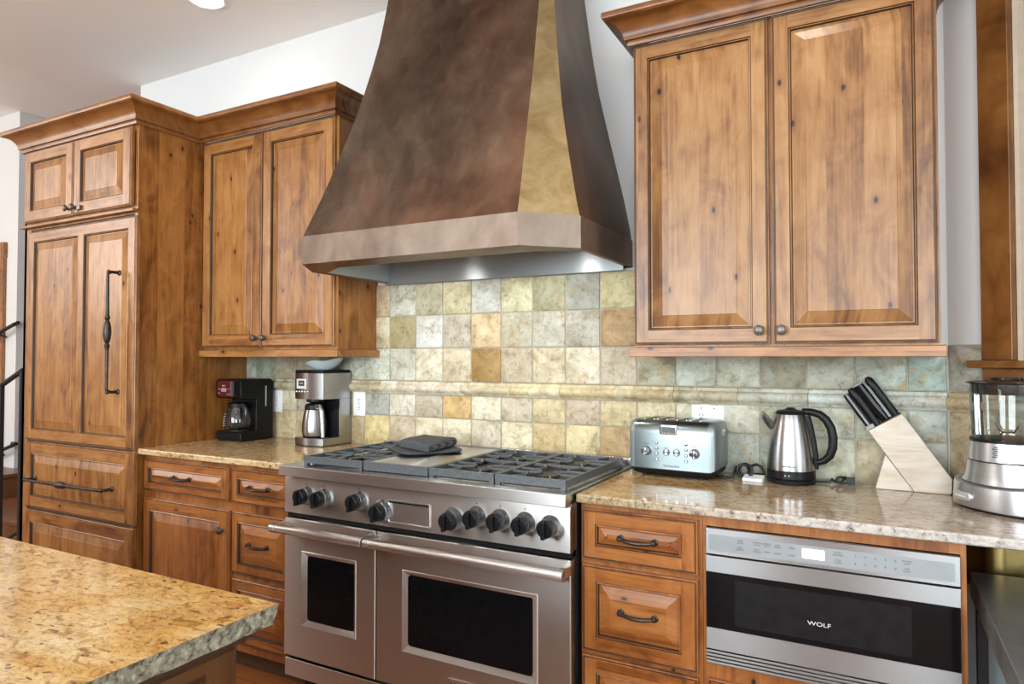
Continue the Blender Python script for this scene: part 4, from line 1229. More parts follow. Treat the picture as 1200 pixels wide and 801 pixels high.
# ------------------------------------------------------------------ outlets
def outlet(label, xc, zc, w, h, gang):
    t = thing('wall_outlet', label, 'outlet', (xc, -0.0105, zc))
    y = -0.0098
    m = MB(); m.loft([rrect(xc - w / 2, xc + w / 2, zc - h / 2, zc + h / 2, 0.004, y), rrect(xc - w / 2, xc + w / 2, zc - h / 2, zc + h / 2, 0.004, y - 0.003), rrect(xc - w / 2 + 0.003, xc + w / 2 - 0.003, zc - h / 2 + 0.003, zc + h / 2 - 0.003, 0.003, y - 0.006)], 0)
    m.build('cover_plate', WHITEPL, t)
    cs = [xc] if gang == 1 else [xc - 0.023]
    for c in cs:
        for s in (-1, 1):
            zz = zc + s * 0.0195
            m = MB(); m.loft([rrect(c - 0.017, c + 0.017, zz - 0.0145, zz + 0.0145, 0.007, y - 0.0055), rrect(c - 0.017, c + 0.017, zz - 0.0145, zz + 0.0145, 0.007, y - 0.0072)], 0)
            for q in (-0.0065, 0.0065): m.box(c + q - 0.0011, c + q + 0.0011, y - 0.0076, y - 0.007, zz - 0.001, zz + 0.008, 1)
            m.lathe([(0.0026, 0), (0.0026, 0.0005)], (c, y - 0.0071, zz - 0.0075), 'y', 10, 1)
            m.build('socket', [WHITEPL, INK], t)
        m = MB(); m.lathe([(0.0032, 0), (0.0032, 0.0008), (0.001, 0.0012)], (c, y - 0.0058, zc), 'y', 12); m.build('screw', PEWTER, t)
    if gang == 2:
        c = xc + 0.023
        m = MB(); m.box(c - 0.0165, c + 0.0165, y - 0.0082, y - 0.0055, zc - 0.033, zc + 0.033); m.build('rocker_switch', WHITEPL, t, bevel=0.001)
        for q in (-0.023, 0.023):
            m = MB(); m.lathe([(0.0028, 0), (0.0028, 0.0008), (0.001, 0.0012)], (xc + q, y - 0.0058, zc + 0.047), 'y', 12); m.build('screw', INKGREY, t)
outlet('white wall outlet just behind the black drip coffee maker', -0.741, 1.106, 0.072, 0.116, 1)
outlet('white wall outlet on the tiles between the steel coffee maker and the range', -0.180, 1.109, 0.074, 0.116, 1)
outlet('double white outlet and switch plate behind the toaster', 1.4935, 1.100, 0.118, 0.118, 2)

# ------------------------------------------------------------------ black drip coffee maker with red front
t = thing('coffee_maker', 'black drip coffee maker with a dark red control panel and glass carafe', 'coffee maker', (-0.83, -0.15, CZ1))
x0, x1 = -0.925, -0.738
m = MB()
m.prism([(-0.040, 0.917), (-0.238, 0.917), (-0.246, 0.925), (-0.246, 0.955), (-0.236, 0.963), (-0.150, 0.966), (-0.150, 1.122), (-0.242, 1.130), (-0.246, 1.140), (-0.246, 1.214), (-0.236, 1.226), (-0.055, 1.226), (-0.040, 1.212)], 'x', x0, x1)
bd = m.build('body', [BLACKPL], t, bevel=0.006)
m = MB(); m.box(x0 + 0.01, x1 - 0.01, -0.23, -0.05, CZ1 + 0.0003, 0.918); m.build('foot', BLACKRUB, t, smooth=False)
m = MB()
m.prism([(-0.884, -0.244), (-0.872, -0.276), (-0.862, -0.285), (-0.768, -0.285), (-0.757, -0.277), (-0.752, -0.244)], 'z', 1.141, 1.219)
rp = m.build('control_panel', [REDPL], t, bevel=0.004)
m = MB(); m.box(-0.834, -0.798, -0.2862, -0.2845, 1.166, 1.184); m.build('clock_display', [SCREENGREY], rp, smooth=False)
lettering('key_label', 'BREW', 0.0085, face_front(-0.816, -0.2860, 1.195), LOGOW, rp, 0.0002)
for (txt, x, z) in (('HOUR', -0.849, 1.178), ('MIN', -0.782, 1.178), ('PROG', -0.849, 1.158), ('ON OFF', -0.784, 1.154)):
    lettering('key_label', txt, 0.0058, face_front(x, -0.2860, z), LOGOW, rp, 0.0001)
m = MB(); m.prism([(-0.764, -0.282), (-0.756, -0.276), (-0.751, -0.245), (-0.748, -0.245), (-0.753, -0.278), (-0.762, -0.2855)], 'z', 1.147, 1.217); m.build('glossy_edge', BLACKPL, rp)
m = MB(); m.box(x1 - 0.0005, x1 + 0.0012, -0.094, -0.087, 1.085, 1.190); m.build('water_gauge', [plain('clear_gauge', (0.45, 0.47, 0.47), 0.2, noise=0.05)], bd, smooth=False)
cx, cy = -0.822, -0.190
m = MB(); m.lathe([(0.060, 0.0), (0.060, 0.004), (0.0005, 0.0045)], (cx, cy, 0.9655), 'z', 28); m.build('warming_plate', BLACKMETAL, t)
m = MB(); m.lathe([(0.055, 0.0), (0.066, 0.006), (0.071, 0.030), (0.069, 0.055), (0.060, 0.090), (0.050, 0.115), (0.051, 0.126)], (cx, cy, 0.971), 'z', 36, 0, True, False)
cf = m.build('carafe', GLASSM, t, angle=80)
m = MB(); m.lathe([(0.050, 0.108), (0.0525, 0.108), (0.0525, 0.130), (0.044, 0.136), (0.001, 0.138)], (cx, cy, 0.971), 'z', 32, 0, True, True); m.build('carafe_lid', BLACKPL, cf)
m = MB(); m.tube([(cx + 0.044, cy - 0.022, 1.093), (cx + 0.090, cy - 0.045, 1.096), (cx + 0.116, cy - 0.056, 1.080), (cx + 0.122, cy - 0.058, 1.045), (cx + 0.110, cy - 0.054, 1.010), (cx + 0.064, cy - 0.036, 0.992)], [0.007, 0.008, 0.0085, 0.0085, 0.008, 0.0065], 12, flat=1.5)
m.build('carafe_handle', [plain('glossy_dark_grip', (0.03, 0.03, 0.032), 0.15, noise=0.1)], cf)
m = MB()
for k in range(6):
    r_ = (0.0716, 0.0715, 0.0708, 0.0695, 0.0665, 0.0632)[k]; z_ = 0.992 + k * 0.0115
    px_, py_ = cx + r_ * math.cos(-1.95), cy + r_ * math.sin(-1.95)
    m.box(px_ - 0.006, px_ + 0.004, py_ - 0.0012, py_ + 0.0012, z_, z_ + 0.0024)
m.build('level_mark', [LOGOW], cf, smooth=False)

# ------------------------------------------------------------------ steel coffee maker with thermal carafe
t = thing('coffee_maker', 'stainless steel coffee maker with a thermal carafe, white bowl on top', 'coffee maker', (-0.36, -0.11, CZ1))
FLp, FRp, BRp, BLp = Vector((-0.437, -0.180)), Vector((-0.249, -0.188)), Vector((-0.229, -0.016)), Vector((-0.425, -0.016))
def plan(inset=0.0, y_front=None):
    pts = []
    d = (FRp - FLp); nn = Vector((d.y, -d.x)).normalized()
    for k in range(13):
        s = k / 12
        p = FLp + d * s + nn * 0.018 * math.sin(PI * s)
        pts.append((p.x, p.y))
    pts += [(BRp.x, BRp.y), (BLp.x, BLp.y)]
    c = Vector((sum(p[0] for p in pts) / len(pts), sum(p[1] for p in pts) / len(pts)))
    if inset: pts = [((p[0] - c.x) * (1 - inset) + c.x, (p[1] - c.y) * (1 - inset) + c.y) for p in pts]
    return pts
m = MB(); m.prism(plan(), 'z', 0.918, 0.952); m.build('base', [STEELV], t, bevel=0.002)
m = MB(); m.prism(plan(0.03), 'z', CZ1 + 0.0003, 0.918); m.build('foot', BLACKRUB, t, smooth=False)
m = MB(); m.prism(plan(), 'z', 1.137, 1.262); hd = m.build('brew_head', [STEELV], t, bevel=0.002)
m = MB(); m.prism(plan(-0.01), 'z', 1.262, 1.267); m.prism(plan(0.03), 'z', 1.267, 1.276); m.build('lid', BLACKPL, t, bevel=0.002)
m = MB(); m.prism([(-0.431, -0.088), (-0.2375, -0.088), BRp[:], BLp[:]], 'z', 0.952, 1.137); m.build('column', [STEELV], t, smooth=False)
m = MB(); m.box(-0.428, -0.242, -0.0905, -0.0885, 0.953, 1.136); m.lathe([(0.045, 0), (0.045, -0.012), (0.02, -0.020)], (-0.338, -0.142, 1.1368), 'z', 20); m.build('recess', BLACKPL, t)
# display lies on the bowed front: small local frame
ang = math.atan2(FRp.y - FLp.y, FRp.x - FLp.x)
DM = Matrix.Translation(((FLp.x + FRp.x) / 2, (FLp.y + FRp.y) / 2, 0)) @ Matrix.Rotation(ang, 4, 'Z')
m = MB(DM); m.box(-0.062, 0.002, -0.0195, -0.008, 1.187, 1.234, 0); m.box(-0.050, -0.010, -0.0200, -0.0194, 1.200, 1.226, 1)
ds = m.build('display', [plain('silver_plastic', (0.72, 0.73, 0.73), 0.3, 0.3, noise=0.02), INK], hd, bevel=0.001)
lettering('clock_digits', '12:00', 0.010, DM @ face_front(-0.030, -0.0202, 1.213), LOGOW, ds, 0.0001)
for k in range(5):
    m = MB(DM); yy = -0.0150 - 0.0035 * (1 - abs(k - 3.0) / 3.5); m.lathe([(0.0062, 0), (0.0062, 0.003), (0.005, 0.004), (0.0005, 0.0042)], (-0.072 + 0.0195 * k, yy + 0.003, 1.173), 'y', 14); m.build('button', CHROME, hd)
cx, cy = -0.345, -0.143
m = MB(); m.lathe([(0.052, 0.0), (0.056, 0.004), (0.059, 0.03), (0.057, 0.07), (0.051, 0.105), (0.0455, 0.128)], (cx, cy, 0.9585), 'z', 32); cf = m.build('carafe', [STEELV], t, angle=60)
m = MB(); m.lathe([(0.052, -0.006), (0.056, 0.0), (0.0545, 0.005)], (cx, cy, 0.9585), 'z', 28); m.build('carafe_base', BLACKPL, cf)
m = MB(); m.lathe([(0.0465, 0.126), (0.047, 0.130), (0.045, 0.148), (0.036, 0.156), (0.001, 0.158)], (cx, cy, 0.9585), 'z', 28); m.build('carafe_lid', BLACKPL, cf)
m = MB(); m.tube([(cx + 0.040, cy - 0.030, 1.102), (cx + 0.094, cy - 0.060, 1.104), (cx + 0.114, cy - 0.072, 1.084), (cx + 0.122, cy - 0.076, 1.020), (cx + 0.126, cy - 0.076, 0.966)], [0.009, 0.0095, 0.0095, 0.0095, 0.0085], 12, flat=1.3)
m.build('carafe_handle', [STEELB], cf)
m = MB(); m.tube([(cx + 0.086, cy - 0.052, 1.094), (cx + 0.101, cy - 0.062, 1.078), (cx + 0.108, cy - 0.066, 1.020), (cx + 0.111, cy - 0.066, 0.967)], [0.007, 0.0085, 0.0085, 0.007], 10)
m.build('grip_lining', BLACKPL, cf)
# bowl on top of it
t2 = MB()
seg = 48
def bowlring(r, z, wave):
    out = []
    for k in range(seg):
        a = 2 * PI * k / seg
        rr = r * (1 + (0.012 if k % 2 else -0.012) * (r > 0.05))
        zz = z + wave * (0.010 * math.cos(a - 0.6) + 0.004 * math.cos(4 * a))
        out.append((-0.325 + rr * math.cos(a), -0.105 + rr * math.sin(a) * 0.80, zz))
    return out
zb = 1.2765
t2.loft([bowlring(0.045, zb, 0), bowlring(0.050, zb + 0.003, 0), bowlring(0.078, zb + 0.020, 0.3), bowlring(0.101, zb + 0.045, 1), bowlring(0.0995, zb + 0.0465, 1), bowlring(0.096, zb + 0.044, 1), bowlring(0.074, zb + 0.022, 0.3), bowlring(0.045, zb + 0.008, 0)], 0)
o = t2.build('bowl', [plain('pale_blue_ceramic', (0.60, 0.70, 0.74), 0.2, noise=0.02)], angle=60)
tag(o, 'pale blue fluted bowl sitting on top of the steel coffee maker', 'bowl')

# ------------------------------------------------------------------ toaster
TM = Matrix.Translation((1.414, -0.135, 0)) @ Matrix.Rotation(math.radians(-3.5), 4, 'Z')
t = thing('toaster', 'four-slice brushed steel toaster with two round dials on the right counter', 'toaster', (1.402, -0.135, CZ1))
w2, d2_ = 0.151, 0.092
m = MB(TM)
def tprof(s, wz):
    """cross section (y,z) scaled around the middle"""
    pr = [(-d2_, 0.945), (-d2_, 1.070)]
    for k in range(1, 8):
        a = k / 8 * PI / 2
        pr.append((-d2_ + 0.040 * (1 - math.cos(a)), 1.070 + 0.044 * math.sin(a)))
    pr.append((-d2_ + 0.042, 1.114))
    pr += [(-q[0], q[1]) for q in reversed(pr)]
    zc = 1.03
    return [(q[0] * s, (q[1] - zc) * wz + zc) for q in pr]
rings = []
for (x, s, wz) in ((-w2, 0.90, 0.93), (-w2 + 0.004, 0.955, 0.97), (-w2 + 0.012, 0.99, 0.995), (-w2 + 0.020, 1, 1), (w2 - 0.020, 1, 1), (w2 - 0.010, 0.985, 0.99), (w2, 0.93, 0.95), (w2 + 0.004, 0.86, 0.90)):
    rings.append([(x, q[0], q[1]) for q in tprof(s, wz)])
m.loft(rings, 0, mats=[1, 1, 1, 0, 1, 1, 1])
sh = m.build('shell', [STEELAPP, plain('silver_grey_end_cap', (0.28, 0.33, 0.33), 0.34, 0.7, noise=0.03)], t, angle=40)
m = MB(TM)
def brick(z, e): return [(-w2 + 0.006 - e, -d2_ + 0.002 - e, z), (w2 - 0.002 + e, -d2_ + 0.002 - e, z), (w2 - 0.002 + e, d2_ - 0.002 + e, z), (-w2 + 0.006 - e, d2_ - 0.002 + e, z)]
m.loft([brick(0.921, -0.020), brick(0.930, -0.006), brick(0.9455, 0.002)], 0)
m.build('base', BLACKPL, t, bevel=0.006)
for sx in (-1, 1):
    for sy in (-1, 1):
        m = MB(TM); m.lathe([(0.011, 0.0), (0.012, 0.008)], (sx * 0.100, sy * 0.060, CZ1 + 0.0003), 'z', 14); m.build('foot', BLACKRUB, t)
for k, xx in enumerate((-0.088, -0.040, 0.030, 0.078)):
    m = MB(TM); m.box(xx - 0.0155, xx + 0.0155, -0.050, 0.062, 1.1128, 1.1149); m.build('bread_slot', BLACKPL, sh, smooth=False)
    m = MB(TM); m.box(xx - 0.0185, xx - 0.0155, -0.052, 0.064, 1.1125, 1.1153); m.box(xx + 0.0155, xx + 0.0185, -0.052, 0.064, 1.1125, 1.1153); m.build('slot_rim', CHROME, sh)
yf = -d2_
m = MB(TM); m.loft([rrect(-0.036, 0.026, 1.066, 1.099, 0.005, yf + 0.014), rrect(-0.036, 0.026, 1.066, 1.099, 0.005, yf - 0.002), rrect(-0.032, 0.022, 1.070, 1.095, 0.004, yf - 0.003), rrect(-0.031, 0.021, 1.071, 1.094, 0.003, yf - 0.0005)], 0, mats=[0, 0, 0])
m.box(-0.030, 0.020, yf - 0.0012, yf, 1.072, 1.093, 1)
m.build('display_window', [CHROME, INKGREY], sh)
for kx in (-0.086, 0.087):
    m = MB(TM); m.lathe([(0.017, 0), (0.0165, 0.006), (0.014, 0.007), (0.0135, 0.020), (0.012, 0.023), (0.0005, 0.0235)], (kx, yf, 1.006), 'y', 28, mats=[1, 1, 0, 0, 0, 0]); m.box(kx - 0.0022, kx + 0.0022, yf - 0.027, yf - 0.022, 0.994, 1.018)
    m.build('dial', [CHROME, INKGREY], sh)
    lettering('dial_label', 'SHADE', 0.0055, TM @ face_front(kx, yf - 0.0003, 1.030), INK, sh, 0.0001)
for kx in (-0.013, 0.024):
    m = MB(TM); m.lathe([(0.0120, 0), (0.0120, 0.003), (0.0088, 0.0032), (0.0084, 0.005), (0.0005, 0.0055)], (kx, yf, 1.005), 'y', 24, mats=[1, 1, 0, 0]); m.build('round_button', [CHROME, INKGREY], sh)
    lettering('button_label', 'BAGEL' if kx < 0 else 'KEEP', 0.0045, TM @ face_front(kx, yf - 0.0003, 1.0205), INK, sh, 0.0001)
for kx in (-0.048, 0.057):
    for k in range(4):
        m = MB(TM); m.lathe([(0.0058, 0), (0.0058, 0.002), (0.0036, 0.0022), (0.0033, 0.003), (0.0005, 0.0032)], (kx, yf, 1.036 - 0.0195 * k), 'y', 16, mats=[1, 1, 0, 0]); m.build('small_button', [CHROME, INKGREY], sh)
lettering('logo_lettering', 'KitchenAid', 0.0125, TM @ face_front(0.005, yf - 0.0004, 0.957), INK, sh, 0.0003)
m = MB(TM); m.box(w2 + 0.001, w2 + 0.005, 0.012, 0.048, 1.062, 1.084); m.build('side_emblem', CHROME, sh, bevel=0.001)
# its black cord, knotted in loops on the counter behind
zc = CZ1 + 0.0055
cord = [(1.530, -0.115, zc + 0.004), (1.556, -0.140, zc), (1.580, -0.142, zc), (1.602, -0.132, zc + 0.002)]
for k in range(36):
    a = k / 36 * 2 * PI * 3
    cord.append((1.628 + 0.020 * math.cos(a + 2.6) + 0.0006 * k, -0.112 + 0.012 * math.sin(a * 0.7), zc + 0.024 + 0.022 * math.sin(a + 2.6)))
cord += [(1.655, -0.085, zc + 0.036), (1.672, -0.070, zc + 0.042), (1.688, -0.066, zc + 0.034), (1.698, -0.068, zc + 0.016), (1.694, -0.074, zc + 0.004)]
m = MB(); m.tube(cord, 0.0048, 8); m.build('cord', BLACKRUB, t, angle=80)
m = MB(); m.tube([(1.694, -0.075, zc + 0.005), (1.680, -0.088, zc + 0.006), (1.666, -0.096, zc + 0.006)], [0.006, 0.010, 0.009], 10); m.build('plug', BLACKRUB, t)

m = MB(); m.loft([[(1.637, -0.150, CZ1 + 0.0004), (1.703, -0.158, CZ1 + 0.0004), (1.706, -0.112, CZ1 + 0.0004), (1.640, -0.106, CZ1 + 0.0004)], [(1.637, -0.150, CZ1 + 0.010), (1.703, -0.158, CZ1 + 0.010), (1.706, -0.112, CZ1 + 0.018), (1.640, -0.106, CZ1 + 0.018)]], 0)
tag(m.build('paper_packet', PAPER, bevel=0.001), 'small white folded paper between the toaster cord and the kettle', 'paper')

# ------------------------------------------------------------------ kettle
KX, KY = 1.788, -0.098
t = thing('kettle', 'brushed steel electric kettle with a black lid, handle and base', 'kettle', (KX, KY, CZ1))
m = MB(); m.lathe([(0.068, 0.0003), (0.077, 0.003), (0.078, 0.014), (0.074, 0.0175)], (KX, KY, CZ1), 'z', 40); m.build('power_base', BLACKPL, t)
m = MB(); m.lathe([(0.074, 0.018), (0.0765, 0.020), (0.0765, 0.044), (0.075, 0.046)], (KX, KY, CZ1), 'z', 40)
for k in (-1, 1): m.lathe([(0.002, 0), (0.002, 0.0006)], (KX - 0.005 + k * 0.006, KY - 0.0765, CZ1 + 0.032), 'y', 8, 1)
m.build('lower_collar', [BLACKPL, LOGOW], t)
m = MB()
kp = [(0.0765, 0.046), (0.0768, 0.050), (0.0755, 0.075), (0.071, 0.115), (0.0635, 0.160), (0.0545, 0.200), (0.0475, 0.229), (0.0465, 0.231)]
m.lathe(kp, (KX, KY, CZ1), 'z', 44); bo = m.build('body', [STEELV], t, angle=50)
m = MB(); m.box(KX - 0.021, KX + 0.021, KY - 0.0772, KY - 0.074, CZ1 + 0.0605, CZ1 + 0.0630); m.build('printed_line', INK, bo, smooth=False)
m = MB(); m.lathe([(0.0475, 0.230), (0.048, 0.236), (0.043, 0.242), (0.020, 0.246), (0.012, 0.252), (0.0005, 0.2525)], (KX, KY, CZ1), 'z', 32, sx=1.0); m.build('lid', BLACKPL, t)
m = MB()
sp = []
for (dx, z, w, th) in ((0.044, 0.172, 0.014, 0.010), (0.058, 0.186, 0.024, 0.024), (0.070, 0.203, 0.024, 0.030), (0.083, 0.219, 0.015, 0.020), (0.091, 0.2265, 0.006, 0.008)):
    sp.append([(KX - dx, KY - w, CZ1 + z + 0.012), (KX - dx - th * 0.35, KY - w * 0.6, CZ1 + z - 0.004), (KX - dx - th * 0.5, KY, CZ1 + z - 0.008), (KX - dx - th * 0.35, KY + w * 0.6, CZ1 + z - 0.004), (KX - dx, KY + w, CZ1 + z + 0.012)])
m.loft(sp, 0, True, True); m.build('spout', [STEELV], bo, angle=60)
m = MB()
hp = [(0.036, 0.241), (0.062, 0.240), (0.090, 0.233), (0.110, 0.216), (0.124, 0.190), (0.130, 0.158), (0.129, 0.125), (0.120, 0.098), (0.102, 0.080), (0.080, 0.072)]
m.tube([(KX + a, KY - 0.012 * (a / 0.13), CZ1 + b) for a, b in hp], [0.008, 0.0095, 0.0105, 0.011, 0.0115, 0.0115, 0.0115, 0.0105, 0.0095, 0.008], 14, flat=1.25)
m.tube([(KX + a, KY - 0.003, CZ1 + b) for a, b in ((0.049, 0.226), (0.058, 0.190), (0.068, 0.140), (0.0745, 0.090), (0.077, 0.050))], [0.010, 0.010, 0.009, 0.009, 0.007], 12, flat=1.3)
m.build('handle', BLACKPL, t, angle=60)
cord = [(KX + 0.070, KY + 0.020, zc), (KX + 0.105, KY + 0.022, zc), (KX + 0.118, KY + 0.020, zc + 0.002)]
for k in range(22):
    a = k / 22 * 2 * PI * 2
    cord.append((1.926 + 0.014 * math.cos(a + 3.0) + 0.0012 * k, -0.070 + 0.012 * math.sin(a * 0.6), zc + 0.010 + 0.0095 * math.sin(a + 3.0)))
cord += [(1.958, -0.062, zc + 0.012), (1.962, -0.066, zc + 0.006)]
m = MB(); m.tube(cord, 0.0036, 8); m.build('cord', BLACKRUB, t, angle=80)
m = MB(); m.box(1.955, 1.980, -0.082, -0.062, CZ1 + 0.003, CZ1 + 0.026); m.tube([(1.965, -0.083, CZ1 + 0.010), (1.965, -0.097, CZ1 + 0.010)], 0.002, 6); m.build('plug', BLACKRUB, t, bevel=0.005)

# ------------------------------------------------------------------ knife block and knives
KB0, KB1 = -0.100, -0.022
t = thing('knife_block', 'slanted pale wood knife block full of black handled knives', 'knife block', (2.14, -0.06, CZ1))
PALE = wood('pale_maple', 'x', (1.75, 2.9, 5.2), board=0.5, rough=0.4, knots=False)
def palewood():
    q = NT('pale_rubberwood')
    v = q.objvec((1, 1, 1))
    mp = q.n('ShaderNodeMapping'); mp.inputs['Rotation'].default_value = (0, math.radians(56), 0); mp.inputs['Scale'].default_value = (4, 9, 17)
    q.l(v, mp.inputs['Vector'])
    f = q.noise(mp.outputs[0], 1.0, 5, 0.6, 1.4)
    c = q.ramp(f, [(0.28, (0.50, 0.40, 0.29)), (0.48, (0.62, 0.54, 0.44)), (0.66, (0.68, 0.62, 0.55))])
    q.set(Base_Color=c, Roughness=0.42)
    return q.mat
PALE = palewood()
m = MB(); m.prism([(2.020, 1.099), (2.116, 1.158), (2.247, 0.962), (2.246, 0.9185), (2.240, CZ1 + 0.0004), (2.146, CZ1 + 0.0004)], 'y', KB0, KB1); blk = m.build('block', PALE, t, bevel=0.003)
m = MB(); m.prism([(2.068, 1.026), (2.040, 0.921), (2.040, CZ1 + 0.0004), (2.1455, CZ1 + 0.0004)], 'y', KB0 + 0.004, KB1 - 0.004); m.build('wedge', PALE, t, bevel=0.003)
ax = Vector((-0.559, 0, 0.829)); tp = Vector((0.852, 0, 0.524)); org = Vector((2.020, 0, 1.099))
STEELBOL = STEELC
def knife(label, name, tpos, y, L, wid, thk, kind):
    base = org + tp * tpos + Vector((0, y, 0))
    t = thing(name, label, 'scissors' if name == 'kitchen_scissors' else 'knife', base, 'knives in the block' if name == 'kitchen_knife' else None)
    Mx = Matrix((tuple((tp.x, 0, ax.x, base.x)), (0, 1, 0, base.y), (tp.z, 0, ax.z, base.z), (0, 0, 0, 1)))
    if kind == 'steel':
        m = MB(Mx); m.loft([superell(0, 0, wid, thk, 0, 3, 0.012, 16), superell(0, 0, wid * 1.15, thk, 0, 3, L * 0.5, 16), superell(0, 0, wid * 0.95, thk, 0, 3, L, 16)], 0); m.build('handle', BLACKPL, t)
        m = MB(Mx); m.box(-wid * 1.2, wid * 1.2, -thk - 0.0006, thk + 0.0006, 0.0008, 0.014); m.build('bolster', STEELBOL, t, bevel=0.001)
        m = MB(Mx); m.box(-wid * 0.25, wid * 0.25, -thk - 0.0015, -thk + 0.002, 0.014, L - 0.002); m.box(-wid * 0.9, wid * 0.9, -thk * 0.9, thk * 0.9, L - 0.001, L + 0.003); m.build('tang', STEELBOL, t)
    elif kind == 'black':
        m = MB(Mx); m.loft([superell(0, 0, wid * 0.8, thk, 0, 2.6, 0.0008, 18), superell(0, 0, wid, thk, 0, 2.6, 0.008, 18), superell(0.001, 0, wid * 0.9, thk, 0, 2.6, L * 0.35, 18), superell(0, 0, wid * 1.05, thk, 0, 2.6, L * 0.75, 18), superell(-0.001, 0, wid * 1.0, thk, 0, 2.6, L * 0.94, 18), superell(-0.001, 0, wid * 0.45, thk * 0.5, 0, 2.4, L, 18)], 0); m.build('handle', BLACKPL, t)
    return t, Mx
knife('front left knife in the block with steel end cap and bolster', 'kitchen_knife', 0.012, -0.086, 0.132, 0.0105, 0.0080, 'steel')
t, Mx = knife('second knife from the left in the block, plain matt black handle', 'kitchen_knife', 0.033, -0.070, 0.142, 0.0125, 0.0085, 'black')
t, Mx = knife('tallest knife at the right end of the block, curved black handle', 'kitchen_knife', 0.0945, -0.052, 0.148, 0.0125, 0.0095, 'black')
m = MB(Mx); m.box(-0.0150, -0.0120, -0.0065, 0.0065, 0.004, 0.120); m.build('steel_spine', STEELBOL, t, bevel=0.001)
m = MB(Mx); m.box(-0.0155, 0.015, -0.012, 0.012, 0.0006, 0.0035); m.build('guard', BLACKPL, t, bevel=0.001)
base = org + tp * 0.0605 + Vector((0, -0.060, 0))
t = thing('kitchen_knife', 'wide square black handle with steel edges in the middle of the block', 'knife', base, 'knives in the block')
Mx = Matrix(((tp.x, 0, ax.x, base.x), (0, 1, 0, base.y), (tp.z, 0, ax.z, base.z), (0, 0, 0, 1)))
m = MB(Mx); m.loft([superell(0.002, 0, 0.013, 0.010, 0, 4, 0.0012, 20), superell(0, 0, 0.0155, 0.011, 0, 4, 0.02, 20), superell(-0.002, 0, 0.0165, 0.0115, 0, 4, 0.10, 20), superell(-0.003, 0, 0.0155, 0.011, 0, 4, 0.138, 20)], 0); m.build('handle', DARKGLASS, t)
for sx in (-1, 1):
    m = MB(Mx); m.box(sx * 0.0165 - 0.0015, sx * 0.0165 + 0.0015, -0.006, 0.006, 0.006, 0.132); m.build('steel_edge', STEELBOL, t)
m = MB(Mx); m.box(-0.018, 0.013, -0.010, 0.010, 0.138, 0.143); m.build('end_cap', STEELBOL, t, bevel=0.001)

# ------------------------------------------------------------------ blender
BX, BY = 2.362, -0.272
BM = Matrix.Translation((BX, BY, 0)) @ Matrix.Rotation(-PI / 4 , 4, 'Z')     # local x along the angled wall, -y to the room
t = thing('blender', 'stainless steel blender with a ribbed glass jar in the right corner', 'blender', (BX, BY, CZ1))
def bring(a, b, z, tilt=0.0, front=0.0, n=48):
    out = []
    for k in range(n):
        th = 2 * PI * k / n
        c, s = math.cos(th), math.sin(th)
        x = a * math.copysign(abs(c) ** 0.88, c); y = b * math.copysign(abs(s) ** 0.88, s)
        out.append((x, y, z + tilt * (y / b + 1) * 0.5 if False else z + tilt * (1 + y / b) * 0.5 + front))
    return out
m = MB(BM)
m.loft([bring(0.138, 0.099, 0.922), bring(0.139, 0.100, 0.926), bring(0.136, 0.098, 0.975, 0.024), bring(0.134, 0.0965, 0.982, 0.030), bring(0.124, 0.092, 0.984, 0.030)], 0)
bs = m.build('base', [STEELB], t, angle=40)
m = MB(BM); m.loft([bring(0.127, 0.090, CZ1 + 0.0004), bring(0.130, 0.094, 0.9225)], 0); m.build('foot', BLACKRUB, t)
m = MB(BM); m.loft([bring(0.1235, 0.0915, 0.984, 0.0302), bring(0.120, 0.089, 0.9855, 0.0302)], 0); m.build('keypad', [plain('grey_keypad', (0.22, 0.22, 0.23), 0.4, 0.4, noise=0.3, nscale=160)], bs)
m = MB(BM); m.loft([bring(0.112, 0.090, 0.990, 0.020), bring(0.104, 0.088, 1.000, 0.012), bring(0.100, 0.087, 1.010), bring(0.094, 0.085, 1.050)], 0); m.build('neck', [STEELB], t, angle=40)
m = MB(); m.lathe([(0.084, 0), (0.0915, 0.0006), (0.0915, 0.003), (0.0895, 0.004)], (BX, BY, 1.0495), 'z', 40); m.build('seam_ring', BLACKPL, t)
m = MB(); m.lathe([(0.0915, 0), (0.0915, 0.003), (0.0885, 0.050), (0.085, 0.052), (0.0, 0.052)][:-1], (BX, BY, 1.0535), 'z', 44); cl = m.build('jar_collar', [STEELB], t, angle=40)
m = MB()
for k in range(6): m.box(BX - 0.046 + 0.003 * (k % 2), BX - 0.033, BY - 0.0840, BY - 0.0805, 1.0675 + 0.0052 * k, 1.0700 + 0.0052 * k)
m.build('lock_mark', INK, cl, smooth=False)
m = MB(); m.lathe([(0.088, 0.0), (0.088, 0.006), (0.070, 0.009), (0.001, 0.010)], (BX, BY, 1.1055), 'z', 36); m.build('jar_gasket', BLACKPL, t)
